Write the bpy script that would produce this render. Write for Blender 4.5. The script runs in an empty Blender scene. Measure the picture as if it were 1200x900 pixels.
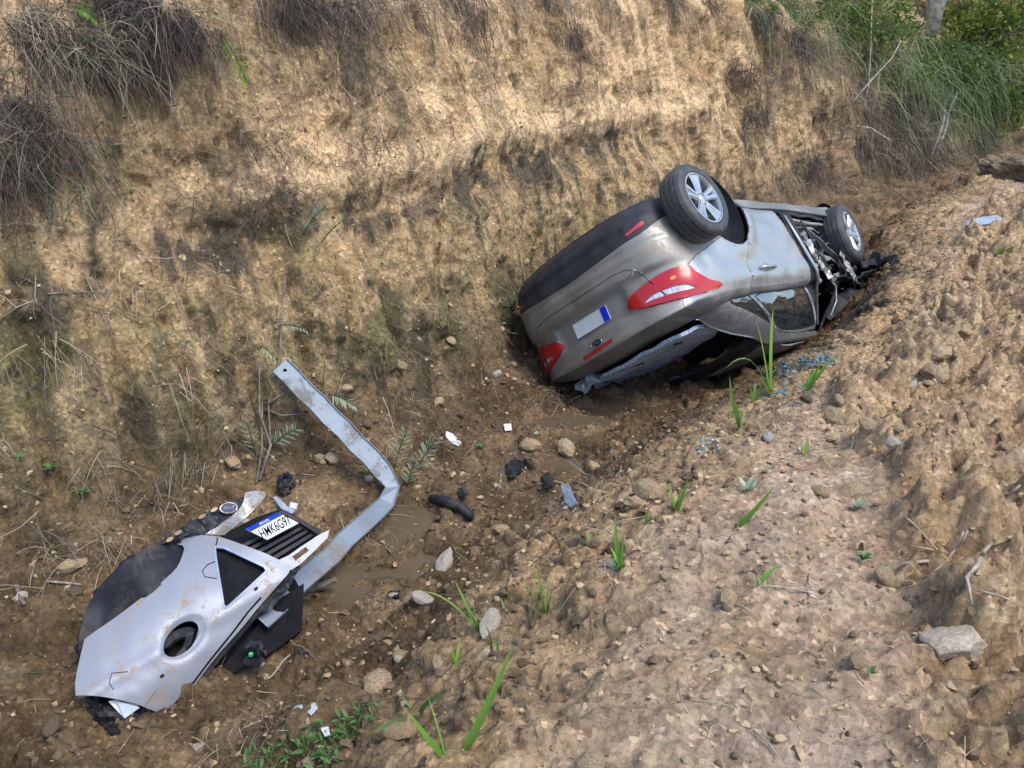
import bpy, bmesh, math, random
import numpy as np
from mathutils import Vector, Matrix
from mathutils.bvhtree import BVHTree

random.seed(7)
RNG = np.random.default_rng(7)
SC = bpy.context.scene
COL = SC.collection
R = math.radians

# ------------------------------------------------------------------ camera, sky, sun, exposure
PITCH = R(24.0)
CAM = np.array([0.0, 0.0, 1.6])
F_PX = 906.0                      # focal length in pixels of a 1200 px wide picture
cd = bpy.data.cameras.new('camera')
cam = bpy.data.objects.new('camera', cd)
COL.objects.link(cam)
cam.location = CAM
cam.rotation_euler = (R(90) - PITCH, 0, 0)
cd.sensor_width = 36.0
cd.lens = F_PX / 1200 * 36
cd.clip_start = 0.05
cd.clip_end = 1000
SC.camera = cam

SUN_EL, SUN_AZ = R(60), R(126)    # azimuth measured clockwise from +Y
w = bpy.data.worlds.new('World')
SC.world = w
w.use_nodes = True
nt = w.node_tree
bg = nt.nodes['Background']
sky = nt.nodes.new('ShaderNodeTexSky')
sky.sky_type = 'NISHITA'
sky.sun_disc = False
sky.sun_elevation = SUN_EL
sky.sun_rotation = SUN_AZ
sky.air_density = 1.25
sky.dust_density = .6
sky.ozone_density = 2.0
nt.links.new(sky.outputs[0], bg.inputs[0])
bg.inputs[1].default_value = 0.125
sd = bpy.data.lights.new('sun', 'SUN')
sun = bpy.data.objects.new('sun', sd)
COL.objects.link(sun)
sd.energy = 1.5
sd.angle = R(30)
sd.color = (1.0, 0.93, 0.82)
_d = Vector((math.sin(SUN_AZ) * math.cos(SUN_EL), math.cos(SUN_AZ) * math.cos(SUN_EL), math.sin(SUN_EL)))
sun.rotation_euler = _d.to_track_quat('Z', 'Y').to_euler()
SC.view_settings.view_transform = 'Standard'
SC.view_settings.look = 'None'
SC.view_settings.exposure = 1.4
SC.view_settings.gamma = 1
SC.cycles.max_bounces = 8

# ------------------------------------------------------------------ numpy helpers
def ss(a, b, x):
    x = np.clip((np.asarray(x, float) - a) / (b - a), 0, 1)
    return x * x * (3 - 2 * x)

def _h(ix, iy, iz, seed):
    h = (ix.astype(np.uint32) * np.uint32(374761393) + iy.astype(np.uint32) * np.uint32(668265263)
         + iz.astype(np.uint32) * np.uint32(2147483647 ^ 0x5bd1e995) + np.uint32(seed * 144269 + 17))
    h = (h ^ (h >> np.uint32(13))) * np.uint32(1274126177)
    h = h ^ (h >> np.uint32(16))
    h = h * np.uint32(2246822519)
    return h ^ (h >> np.uint32(15))

_GR = np.array([(1,1,0),(-1,1,0),(1,-1,0),(-1,-1,0),(1,0,1),(-1,0,1),(1,0,-1),(-1,0,-1),
                (0,1,1),(0,-1,1),(0,1,-1),(0,-1,-1),(1,1,0),(-1,1,0),(0,-1,1),(0,-1,-1)], np.float32)

def perlin(x, y, z=0.0, seed=0):
    x, y, z = np.broadcast_arrays(np.asarray(x, np.float32), np.asarray(y, np.float32), np.asarray(z, np.float32))
    xi = np.floor(x).astype(np.int32); yi = np.floor(y).astype(np.int32); zi = np.floor(z).astype(np.int32)
    fx, fy, fz = x - xi, y - yi, z - zi
    u = fx*fx*fx*(fx*(fx*6-15)+10); v = fy*fy*fy*(fy*(fy*6-15)+10); q = fz*fz*fz*(fz*(fz*6-15)+10)
    def g(dx, dy, dz):
        k = _GR[_h(xi+dx, yi+dy, zi+dz, seed) & np.uint32(15)]
        return k[..., 0]*(fx-dx) + k[..., 1]*(fy-dy) + k[..., 2]*(fz-dz)
    a = g(0,0,0)*(1-u)+g(1,0,0)*u; b = g(0,1,0)*(1-u)+g(1,1,0)*u
    c = g(0,0,1)*(1-u)+g(1,0,1)*u; d = g(0,1,1)*(1-u)+g(1,1,1)*u
    return (a*(1-v)+b*v)*(1-q) + (c*(1-v)+d*v)*q

def fbm(x, y, z=0.0, o=4, seed=0, gain=.5, lac=2.03):
    r = 0; a = 1.0; f = 1.0
    for i in range(o):
        r = r + a*perlin(np.asarray(x)*f, np.asarray(y)*f, np.asarray(z)*f, seed+i); a *= gain; f *= lac
    return r

def ridge(x, y, z=0.0, o=4, seed=0):
    r = 0; a = 1.0; f = 1.0
    for i in range(o):
        r = r + a*(1-2*np.abs(perlin(np.asarray(x)*f, np.asarray(y)*f, np.asarray(z)*f, seed+i))); a *= .5; f *= 2.03
    return r/1.9

def worley(x, y, seed=0):
    xi = np.floor(x).astype(np.int32); yi = np.floor(y).astype(np.int32)
    d1 = np.full(x.shape, 9.0, np.float32); d2 = d1.copy(); idv = np.zeros(x.shape, np.float32)
    for dx in (-1, 0, 1):
        for dy in (-1, 0, 1):
            h = _h(xi+dx, yi+dy, xi*0, seed)
            px = xi+dx + (h & np.uint32(1023))/1023.0; py = yi+dy + ((h >> np.uint32(10)) & np.uint32(1023))/1023.0
            d = np.hypot(px-x, py-y).astype(np.float32)
            n = d < d1
            d2 = np.where(n, d1, np.minimum(d2, d)); idv = np.where(n, ((h >> np.uint32(20)) & np.uint32(255))/255.0, idv)
            d1 = np.where(n, d, d1)
    return d1, d2, idv

# ------------------------------------------------------------------ object helpers
def link(name, data, parent=None):
    o = bpy.data.objects.new(name, data)
    COL.objects.link(o)
    if parent is not None:
        o.parent = parent
    return o

def tag(o, label, cat, group=None):
    o['label'] = label
    o['category'] = cat
    if group:
        o['group'] = group
    return o

def kind(o, k):
    o['kind'] = k
    return o

def empty(name, loc=(0, 0, 0), rot=None):
    o = bpy.data.objects.new(name, None)
    COL.objects.link(o)
    o.empty_display_size = .1
    o.location = loc
    if rot is not None:
        o.rotation_euler = rot
    return o

def mesh_np(name, V, Fq, mats, smooth=False, midx=None, attrs=None):
    """V (n,3), Fq (m,3|4) integer array"""
    V = np.asarray(V, np.float32); Fq = np.asarray(Fq, np.int32)
    k = Fq.shape[1]
    me = bpy.data.meshes.new(name)
    me.vertices.add(len(V)); me.vertices.foreach_set('co', V.ravel())
    me.loops.add(Fq.size); me.loops.foreach_set('vertex_index', Fq.ravel())
    me.polygons.add(len(Fq)); me.polygons.foreach_set('loop_start', np.arange(0, Fq.size, k, dtype=np.int32))
    if midx is not None:
        me.polygons.foreach_set('material_index', np.asarray(midx, np.int32))
    me.polygons.foreach_set('use_smooth', np.full(len(Fq), smooth))
    for m in (mats if isinstance(mats, (list, tuple)) else [mats]):
        me.materials.append(m)
    for an, av in (attrs or {}).items():
        a = me.attributes.new(an, 'FLOAT', 'POINT'); a.data.foreach_set('value', np.asarray(av, np.float32).ravel())
    me.update(calc_edges=True)
    me.validate()
    return me

class MB:
    def __init__(self):
        self.v = []; self.f = []; self.m = []
    def add(self, V, Fs, mi=0):
        b = len(self.v)
        self.v += [tuple(float(c) for c in p) for p in V]
        self.f += [tuple(b+int(i) for i in f) for f in Fs]
        self.m += [mi]*len(Fs)
    def box(self, c, size, M=None, mi=0, jit=0):
        c = np.array(c, float); h = np.array(size, float)/2
        V = [np.array((sx, sy, sz))*h + (RNG.normal(size=3)*jit if jit else 0) for sx in (-1, 1) for sy in (-1, 1) for sz in (-1, 1)]
        if M is not None:
            V = [np.array(M) @ p for p in V]
        V = [p + c for p in V]
        self.add(V, [(0,1,3,2),(4,6,7,5),(0,4,5,1),(2,3,7,6),(0,2,6,4),(1,5,7,3)], mi)
    def tube(self, pts, rad, n=6, mi=0, cap=True):
        pts = [np.array(p, float) for p in pts]
        rad = rad if hasattr(rad, '__len__') else [rad]*len(pts)
        V = []
        up = np.array((.13, .27, .95))
        for i, p in enumerate(pts):
            d = pts[min(i+1, len(pts)-1)] - pts[max(i-1, 0)]
            d = d/(np.linalg.norm(d)+1e-9)
            a = np.cross(d, up); a = a/(np.linalg.norm(a)+1e-9) if np.linalg.norm(a) > 1e-3 else np.array((1., 0, 0))
            b = np.cross(d, a)
            for k in range(n):
                t = 2*math.pi*k/n
                V.append(p + rad[i]*(a*math.cos(t)+b*math.sin(t)))
        Fs = [(i*n+k, i*n+(k+1) % n, (i+1)*n+(k+1) % n, (i+1)*n+k) for i in range(len(pts)-1) for k in range(n)]
        if cap:
            Fs += [tuple(range(n))[::-1], tuple((len(pts)-1)*n+k for k in range(n))]
        self.add(V, Fs, mi)
    def lathe(self, prof, n=48, mi=0, axis=1):
        """prof: list of (radius, along axis Y)"""
        V = []
        for r, y in prof:
            for k in range(n):
                t = 2*math.pi*k/n
                V.append((r*math.cos(t), y, r*math.sin(t)))
        m = len(prof)
        Fs = [(i*n+k, i*n+(k+1) % n, (i+1)*n+(k+1) % n, (i+1)*n+k) for i in range(m-1) for k in range(n)]
        self.add(V, Fs, mi)
    def build(self, name, mats, parent=None, smooth=False, bevel=0, autosmooth=None):
        me = bpy.data.meshes.new(name)
        me.from_pydata(self.v, [], self.f)
        for m in (mats if isinstance(mats, (list, tuple)) else [mats]):
            me.materials.append(m)
        me.polygons.foreach_set('material_index', self.m)
        me.polygons.foreach_set('use_smooth', [smooth]*len(self.f))
        bm = bmesh.new(); bm.from_mesh(me)
        bmesh.ops.recalc_face_normals(bm, faces=bm.faces)
        if autosmooth:
            for e in bm.edges:
                if len(e.link_faces) == 2 and e.calc_face_angle(0) > R(autosmooth):
                    e.smooth = False
        bm.to_mesh(me); bm.free()
        o = link(name, me, parent)
        if bevel:
            b = o.modifiers.new('bevel', 'BEVEL'); b.width = bevel; b.segments = 2; b.limit_method = 'ANGLE'
        return o

def ribbons(paths, width, side=None, twist=None):
    """paths (n,k,3); width (n,k) -> verts, quads ; narrow curved strips"""
    n, k, _ = paths.shape
    d = np.gradient(paths, axis=1)
    if side is None:
        side = RNG.normal(size=(n, 1, 3))
    s = np.cross(d, np.broadcast_to(side, d.shape)); s /= np.linalg.norm(s, axis=2, keepdims=True)+1e-9
    L = paths - s*width[..., None]/2; Rr = paths + s*width[..., None]/2
    V = np.stack([L, Rr], 2).reshape(-1, 3)
    i = (np.arange(n)[:, None]*k + np.arange(k-1)[None])*2
    Fq = np.stack([i, i+1, i+3, i+2], -1).reshape(-1, 4)
    return V, Fq

# ------------------------------------------------------------------ materials
def mat(name):
    m = bpy.data.materials.new(name); m.use_nodes = True
    n = m.node_tree
    return m, n, n.nodes['Principled BSDF'], (lambda t: n.nodes.new(t)), (lambda a, b: n.links.new(a, b))

def mix(nt_, fac, a, b, mode='MIX'):
    x = nt_.nodes.new('ShaderNodeMix'); x.data_type = 'RGBA'; x.blend_type = mode
    for sock, val in ((x.inputs[0], fac), (x.inputs[6], a), (x.inputs[7], b)):
        if hasattr(val, 'is_output'):
            nt_.links.new(val, sock)
        elif isinstance(val, (int, float)):
            sock.default_value = val
        else:
            sock.default_value = (*val, 1)
    return x.outputs[2]

def ramp(nt_, fac, stops):
    r = nt_.nodes.new('ShaderNodeValToRGB')
    nt_.links.new(fac, r.inputs[0])
    e = r.color_ramp.elements
    while len(e) < len(stops):
        e.new(.5)
    for el, (p, c) in zip(e, stops):
        el.position = p
        el.color = (*c, 1) if hasattr(c, '__len__') else (c, c, c, 1)
    return r.outputs[0]

def noise(nt_, scale, detail=6, rough=.6, vec=None, dist=0):
    x = nt_.nodes.new('ShaderNodeTexNoise')
    x.inputs['Scale'].default_value = scale; x.inputs['Detail'].default_value = detail
    x.inputs['Roughness'].default_value = rough; x.inputs['Distortion'].default_value = dist
    if vec is not None:
        nt_.links.new(vec, x.inputs['Vector'])
    return x.outputs[0]

def objcoord(nt_):
    return nt_.nodes.new('ShaderNodeTexCoord').outputs['Object']

def attr(nt_, name):
    a = nt_.nodes.new('ShaderNodeAttribute'); a.attribute_name = name
    return a.outputs['Fac']

def bump(nt_, h, strength, dist, prev=None):
    b = nt_.nodes.new('ShaderNodeBump'); b.inputs['Strength'].default_value = strength; b.inputs['Distance'].default_value = dist
    nt_.links.new(h, b.inputs['Height'])
    if prev is not None:
        nt_.links.new(prev, b.inputs['Normal'])
    return b.outputs[0]

def earth_material():
    m, n, P, N, L = mat('earth')
    co = objcoord(n)
    big = noise(n, 1.3, 5, .6, co)
    mid = noise(n, 6.5, 8, .68, co, .4)
    fine = noise(n, 42, 6, .7, co)
    c = ramp(n, mid, [(.30, (.12, .072, .036)), (.41, (.28, .185, .097)), (.55, (.44, .30, .16)), (.70, (.57, .425, .26))])
    c = mix(n, ramp(n, big, [(.42, 0.0), (.62, .34)]), c, (.50, .30, .13), 'MIX')
    # pale bare soil band, pinkish dry topsoil, dark stains with shade painted below the ledge
    c = mix(n, attr(n, 'pale'), c, (.70, .475, .265))
    c = mix(n, attr(n, 'dry'), c, mix(n, mid, (.34, .22, .145), (.66, .50, .365)))
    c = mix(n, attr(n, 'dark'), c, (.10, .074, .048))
    c = mix(n, attr(n, 'moss'), c, mix(n, fine, (.075, .085, .02), (.17, .165, .05)))
    c = mix(n, attr(n, 'wet'), c, (.25, .235, .215), 'MULTIPLY')  # damp soil, with the shade of the ditch painted in
    # small grit: light and dark grains
    v = N('ShaderNodeTexVoronoi'); v.inputs['Scale'].default_value = 55; L(co, v.inputs['Vector'])
    sep = N('ShaderNodeSeparateColor'); L(v.outputs['Color'], sep.inputs[0])
    grain = ramp(n, sep.outputs[0], [(.0, .62), (.45, .95), (.80, 1.1), (.93, 1.25), (1.0, 1.75)])
    c = mix(n, .85, c, grain, 'MULTIPLY')
    c = mix(n, .8, c, ramp(n, fine, [(.25, .45), (.5, 1.0), (.75, 1.4)]), 'MULTIPLY')
    L(c, P.inputs['Base Color'])
    ro = N('ShaderNodeMath'); ro.operation = 'MULTIPLY_ADD'
    L(attr(n, 'wet'), ro.inputs[0]); ro.inputs[1].default_value = -.45; ro.inputs[2].default_value = .95
    L(ro.outputs[0], P.inputs['Roughness'])
    P.inputs['Specular IOR Level'].default_value = .25
    b = bump(n, v.outputs['Distance'], .55, .010)
    b = bump(n, noise(n, 26, 9, .75, co), .9, .03, b)
    L(b, P.inputs['Normal'])
    return m

def simple(name, col, rough=.6, metal=0.0, var=.15, scale=12, coat=0, spec=.5, bumps=0.0, bscale=40):
    m, n, P, N, L = mat(name)
    co = objcoord(n)
    f = noise(n, scale, 6, .65, co)
    lo = tuple(c*(1-var*2) for c in col); hi = tuple(min(1, c*(1+var*2)) for c in col)
    L(mix(n, ramp(n, f, [(.3, 0.0), (.7, 1.0)]), lo, hi), P.inputs['Base Color'])
    P.inputs['Roughness'].default_value = rough; P.inputs['Metallic'].default_value = metal
    P.inputs['Coat Weight'].default_value = coat; P.inputs['Specular IOR Level'].default_value = spec
    if bumps:
        L(bump(n, noise(n, bscale, 6, .7, co), bumps, .01), P.inputs['Normal'])
    return m

def dirty(name, col, rough, metal, coat, dirt=(.30, .22, .14), amount=.5, scale=4.5, edge=(.52, .68), flake=0, bumps=0):
    m, n, P, N, L = mat(name)
    co = objcoord(n)
    a = noise(n, scale, 9, .72, co, .6)
    b = noise(n, scale*14, 5, .7, co)
    s = N('ShaderNodeMath'); s.operation = 'MULTIPLY_ADD'; L(b, s.inputs[0]); s.inputs[1].default_value = .35; L(a, s.inputs[2])
    k = ramp(n, s.outputs[0], [(edge[0]+.17, 0.0), (edge[1]+.17, amount)])
    base = mix(n, .5, col, ramp(n, noise(n, 2.2, 3, .5, co), [(.3, tuple(c*.9 for c in col)), (.7, tuple(min(1, c*1.08) for c in col))]))
    L(mix(n, k, base, dirt), P.inputs['Base Color'])
    rr = N('ShaderNodeMapRange'); L(k, rr.inputs[0]); rr.inputs[3].default_value = rough; rr.inputs[4].default_value = .9; L(rr.outputs[0], P.inputs['Roughness'])
    mm = N('ShaderNodeMapRange'); L(k, mm.inputs[0]); mm.inputs[3].default_value = metal; mm.inputs[4].default_value = 0; L(mm.outputs[0], P.inputs['Metallic'])
    cc = N('ShaderNodeMapRange'); L(k, cc.inputs[0]); cc.inputs[3].default_value = coat; cc.inputs[4].default_value = 0; L(cc.outputs[0], P.inputs['Coat Weight'])
    P.inputs['Coat Roughness'].default_value = .06
    if bumps:
        L(bump(n, a, bumps, .01), P.inputs['Normal'])
    return m

def strand_material(name, c0, c1, c2, rough=.75, trans=.15):
    m, n, P, N, L = mat(name)
    a = attr(n, 'rnd')
    c = ramp(n, a, [(.0, c0), (.5, c1), (1.0, c2)])
    L(c, P.inputs['Base Color']); P.inputs['Roughness'].default_value = rough
    P.inputs['Specular IOR Level'].default_value = .3
    if trans:
        t = N('ShaderNodeBsdfTranslucent'); L(c, t.inputs[0])
        x = N('ShaderNodeMixShader'); x.inputs[0].default_value = trans
        L(P.outputs[0], x.inputs[1]); L(t.outputs[0], x.inputs[2]); L(x.outputs[0], n.nodes['Material Output'].inputs[0])
    return m

M = {}
M['earth'] = earth_material()
M['stone'] = simple('clod earth', (.41, .30, .18), .95, var=.28, scale=9, bumps=.8, bscale=60, spec=.2)
M['stone_ochre'] = simple('ochre clod', (.36, .26, .15), .95, var=.25, scale=9, bumps=.8, bscale=60, spec=.2)
M['stone_dark'] = simple('damp clod', (.15, .105, .066), .85, var=.25, scale=10, bumps=.8, bscale=60, spec=.25)
M['sod'] = simple('dark root soil', (.045, .036, .028), .95, var=.35, scale=25, bumps=1.0, bscale=45, spec=.1)
M['stone_grey'] = simple('grey stone', (.36, .315, .26), .9, var=.2, scale=14, bumps=.6, bscale=60, spec=.3)
M['stone_white'] = simple('white rock', (.47, .385, .29), .9, var=.22, scale=7, bumps=.7, bscale=34, spec=.3)
M['stone_green'] = simple('greenish stone', (.26, .36, .31), .7, var=.15, scale=10)
M['paint'] = dirty('silver paint', (.37, .37, .365), .38, .74, .25, dirt=(.30, .23, .16), amount=.6, scale=2.6, edge=(.50, .72))
M['paint_lid'] = dirty('silver paint dusty shaded', (.27, .26, .245), .40, .66, .2, dirt=(.24, .185, .13), amount=.75, scale=3.4, edge=(.40, .66))  # dusty, and darker than the sides: the rear's shade put into the colour
M['bumper_paint'] = dirty('scraped silver paint', (.27, .28, .315), .50, .2, .05, dirt=(.30, .19, .10), amount=.95, scale=13, edge=(.56, .66))
M['black'] = dirty('black plastic', (.014, .016, .021), .55, 0, 0, dirt=(.16, .12, .08), amount=.4, scale=6, edge=(.50, .70))
M['black_dull'] = dirty('dull black plastic', (.020, .023, .030), .55, 0, 0, dirt=(.13, .10, .08), amount=.3, scale=7, edge=(.46, .75))
M['black'].node_tree.nodes['Principled BSDF'].inputs['Specular IOR Level'].default_value = .25
M['black_dull'].node_tree.nodes['Principled BSDF'].inputs['Specular IOR Level'].default_value = .35
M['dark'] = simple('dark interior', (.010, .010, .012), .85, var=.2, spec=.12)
M['tyre'] = dirty('tyre rubber', (.030, .032, .036), .6, 0, 0, dirt=(.20, .165, .125), amount=.45, scale=11, edge=(.50, .72), bumps=.2)
M['rim'] = dirty('alloy', (.46, .47, .49), .36, .85, .1, dirt=(.28, .21, .14), amount=.5, scale=14, edge=(.50, .70))
M['steel'] = dirty('galvanised steel', (.22, .25, .285), .5, .35, 0, dirt=(.16, .13, .10), amount=.85, scale=5, edge=(.53, .62), bumps=.12)
M['metal'] = dirty('torn metal', (.40, .40, .39), .38, .8, .1, dirt=(.16, .12, .08), amount=.9, scale=16, edge=(.42, .62))
M['chrome'] = simple('chrome', (.75, .75, .76), .16, 1.0, var=.03)
M['red'] = simple('red lens', (.40, .006, .010), .28, 0, var=.06, coat=.25)
M['red_dull'] = simple('red reflector', (.42, .03, .045), .3, 0, var=.06, coat=.4)
M['clear'] = simple('clear lens', (.50, .52, .56), .16, .25, var=.30, scale=34, coat=.6)
M['amber'] = simple('amber bulb', (.75, .22, .02), .2, 0, var=.05, coat=1)
M['glass'] = simple('dark window glass', (.010, .016, .017), .02, 0, var=.05, coat=1, spec=.9)
M['plate'] = dirty('plate white', (.60, .61, .62), .6, 0, 0, dirt=(.36, .30, .24), amount=.6, scale=20, edge=(.55, .75))
M['plate_blue'] = simple('plate blue', (.010, .04, .50), .8, 0, var=.05, spec=.08)
M['plate_black'] = simple('plate letters', (.008, .008, .010), .9, 0, var=.05, spec=.05)
M['badge_blue'] = simple('badge blue', (.012, .022, .075), .45, 0, var=.1, spec=.25)
M['carpet'] = simple('shelf carpet', (.46, .52, .62), .95, 0, var=.3, scale=55, bumps=.6, bscale=120, spec=.15)
M['cable'] = simple('cable', (.02, .02, .022), .5, 0)
M['white'] = simple('white plastic', (.52, .52, .51), .5, 0, var=.08)
M['panel_blue'] = simple('blue grey plastic', (.24, .29, .37), .4, 0, var=.15, scale=9)
M['dry_grass'] = strand_material('dry grass', (.085, .066, .05), (.23, .18, .125), (.46, .38, .27))
M['roots'] = strand_material('dead roots', (.026, .021, .02), (.055, .044, .038), (.15, .125, .105), trans=0)
M['green'] = strand_material('grass green', (.10, .21, .03), (.17, .33, .045), (.29, .44, .085), .5, .35)
M['grey_green'] = strand_material('grey green grass', (.09, .135, .06), (.18, .24, .11), (.33, .37, .20), .6, .25)
M['weed'] = strand_material('weed leaves', (.055, .13, .035), (.10, .21, .06), (.17, .29, .11), .5, .3)
M['pale_weed'] = strand_material('pale weed leaves', (.26, .33, .21), (.40, .48, .33), (.55, .61, .47), .6, .4)
M['leaf'] = strand_material('tree leaves', (.04, .08, .016), (.09, .155, .03), (.19, .25, .06), .5, .35)
M['leaf_sun'] = strand_material('sunlit yellow green leaves', (.09, .14, .02), (.20, .25, .04), (.36, .36, .09), .5, .4)  # sunlit copy of the leaves, sunshine put into the colour
M['bark'] = simple('bark', (.16, .13, .10), .9, var=.3, scale=20, bumps=.6)
M['bark_pale'] = simple('pale bark', (.36, .335, .29), .8, var=.35, scale=9, bumps=.5)
M['twig'] = simple('dry twig', (.30, .25, .19), .85, var=.3, scale=30)
m_, n_, P_, N_, L_ = mat('muddy water')
co_ = objcoord(n_)
L_(mix(n_, noise(n_, 5, 4, .5, co_), (.075, .055, .033), (.125, .095, .06)), P_.inputs['Base Color'])
P_.inputs['Roughness'].default_value = .06
L_(bump(n_, noise(n_, 9, 3, .5, co_), .05, .01), P_.inputs['Normal'])
M['water'] = m_
m_, n_, P_, N_, L_ = mat('blue glass crumbs')
P_.inputs['Base Color'].default_value = (.13, .34, .44, 1); P_.inputs['Roughness'].default_value = .15
M['crumbs'] = m_

# ------------------------------------------------------------------ terrain: one swept sheet, cut in ground and bank
DD = np.array([.6, .8]); NN = np.array([.8, -.6])      # along the ditch / to the right of it
def crest(U): return np.interp(U, [-30, 0, 1.1, 2.3, 4, 5, 7, 8.5, 11, 14, 60], [-.6, -.6, -.74, -1.0, -1.0, -.86, -.88, -.98, -1.35, -1.5, -1.5])
def zfloor(U): return np.interp(U, [-40, -2, .8, 1.3, 2.9, 3.3, 4.5, 4.9, 6.1, 6.8, 8.5, 10, 14, 20, 60], [-.5, -.80, -.95, -1.0, -1.0, -1.07, -1.08, -1.25, -1.27, -1.42, -1.42, -1.2, -1.0, -.8, -.6])
def foot(U): return np.interp(U, [-40, 0, 2, 3.5, 4.6, 5.4, 6.5, 9, 12, 60], [-4.1, -4.0, -3.75, -3.5, -3.55, -3.9, -4.2, -4.15, -4.0, -4.0])
def bend(U): return np.where(U > 12, .035*np.clip(U-12, 0, 14)**2, 0) + np.where(U > 26, .98*(U-26), 0)
def ztop(U): return np.interp(U, [-40, 0, 1.2, 2.4, 3.2, 6, 60], [1.6, 1.45, 1.45, 1.55, 1.95, 2.0, 2.2])
def zmound(U): return np.interp(U, [-40, 0, 3, 4.5, 6, 9, 10.5, 12.5, 60], [0, 0, -.04, -.22, -.36, -.26, -.12, -.5, -.5])

def grow(a, b, d0, d1):
    out = [a]; 
    while out[-1] < b:
        t = (out[-1]-a)/(b-a); out.append(out[-1] + d0+(d1-d0)*t)
    return out
Ug = np.array(grow(-40, -.9, 4, .1)[:-1] + grow(-.8, 6.6, .0135, .0145)[:-1] + grow(6.6, 14, .0145, .032)[:-1] + grow(14, 24, .035, .12)[:-1] + grow(24, 60, .15, 3))
def rows_ground(U):
    c = crest(U); z = zfloor(U); f = foot(U); o = np.ones_like(U); zm = zmound(U)
    S_ = [60*o, 20*o, 6*o, 2.6*o, 1.4*o, 0*o, c+.30, c, c-.30, c-.85, -2.25*o, -2.65*o, -3.05*o, f+.28, f]
    dr_ = ss(3.5, 6.0, U)
    Z_ = [.5*o-9*dr_, .1+zm*.5-4.2*dr_, .04+zm-1.3*dr_, .03+zm-.25*dr_, .03+zm-.05*dr_, .02+zm, .02+zm, -.05+zm, -.25+zm*.6, z*.66+.0, z+.05, z, z+.02, z+.10, z+.26]
    return np.stack(S_, -1), np.stack(Z_, -1)
def rows_wall(U):
    z = zfloor(U); f = foot(U); t = ztop(U)
    z0 = z+.26
    S_ = [f, f-.16, f-.34, f-.62, f-.85, f-1.0, f-1.45, f-3.2, f-9, f-45]
    Z_ = [z0, z0+.45, z0*.66+t*.34, z0*.35+t*.65, z0*.12+t*.88, t, t+.38, t+.9, t+3.0, t+14]
    return np.stack(S_, -1), np.stack(Z_, -1)
def sweep(rows, ks):
    S_, Z_ = rows(Ug)
    i = np.clip(ks.astype(int), 0, S_.shape[1]-2); f = ks-i
    s = S_[:, i]*(1-f)+S_[:, i+1]*f; z = Z_[:, i]*(1-f)+Z_[:, i+1]*f
    return s, z
def kfine(rows, step, coarse):
    S_, Z_ = rows(np.array([3.0])); S_, Z_ = S_[0], Z_[0]
    ks = []
    for i in range(len(S_)-1):
        L = math.hypot(S_[i+1]-S_[i], Z_[i+1]-Z_[i])
        n = coarse.get(i, max(2, int(L/step)))
        ks += [i + j/n for j in range(n)]
    return np.array(ks + [len(S_)-1.0])
kg = kfine(rows_ground, .0135, {0: 8, 1: 12, 2: 24, 3: 30})
kw = kfine(rows_wall, .0145, {6: 30, 7: 16, 8: 12})
sg, zg = sweep(rows_ground, kg); sw, zw = sweep(rows_wall, kw)
NG = sg.shape[1]
s_all = np.concatenate([sg, sw[:, 1:]], 1); z_all = np.concatenate([zg, zw[:, 1:]], 1)
for _ in range(40):      # round the joints of the profile
    s_all[:, 1:-1] = .25*s_all[:, :-2]+.5*s_all[:, 1:-1]+.25*s_all[:, 2:]
    z_all[:, 1:-1] = .25*z_all[:, :-2]+.5*z_all[:, 1:-1]+.25*z_all[:, 2:]
U_all = np.broadcast_to(Ug[:, None], s_all.shape)
sb = s_all + bend(Ug)[:, None]
XY = U_all[..., None]*DD + sb[..., None]*NN
Pb = np.concatenate([XY, z_all[..., None]], -1)
du_ = np.gradient(Pb, axis=0); dv_ = np.gradient(Pb, axis=1)
Nb = np.cross(dv_, du_); Nb /= np.linalg.norm(Nb, axis=2, keepdims=True)+1e-12
Nb *= np.sign(Nb[..., 2:3].mean())
isw = ss(-.15, .25, (foot(U_all) - s_all))                    # 1 on the bank
X, Y, Z = Pb[..., 0], Pb[..., 1], Pb[..., 2]
Uc, Sc, Zc = U_all, s_all, z_all
onm = ss(-.25, .25, s_all - crest(U_all) )                    # 1 on top of the mound
flo = (1-ss(.0, .16, np.abs(s_all+2.7)-.55))*(1-isw)           # ditch floor
# --- displacement
big = fbm(Uc*.9, Sc*.9+Zc*.9, 1.0, 3, 1)
med = fbm(X*4, Y*4, Z*4, 4, 5)
grain = fbm(X*19, Y*19, Z*19, 3, 11)
cellx = Uc+.12*fbm(Uc*3, Sc*3, 0, 2, 21); celly = Sc+.12*fbm(Uc*3, Sc*3, 4, 2, 22)
d1, d2, cid = worley(cellx/.42, celly/.42, 3)
e1, e2, eid = worley(cellx/.115, celly/.115, 4)
g1, g2, gid = worley(Uc/.05, (Sc+.7*Zc)/.05, 8)
lump = np.sqrt(np.clip(1-d1*d1*1.6, 0, 1))*(.35+.65*cid)*ss(.0, .16, d2-d1)
lump2 = np.sqrt(np.clip(1-e1*e1*1.6, 0, 1))*(.25+.75*eid)*ss(.0, .2, e2-e1)
lump3 = np.sqrt(np.clip(1-g1*g1*1.8, 0, 1))*gid
rough_zone = ss(-.10, .10, Sc - np.interp(Uc, [1.2, 2.2, 2.9, 3.5, 4.2], [.12, -.13, -.33, -.68, -1.0]) + .10*fbm(Uc*2, Sc*2, 8, 3, 75)) * onm      # cloddy right side
rough_zone = np.clip(rough_zone + .15*onm*ss(.25, -.1, big*0+perlin(Uc*1.2, Sc*1.2, 3.3, 77)), 0, 1)
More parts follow.
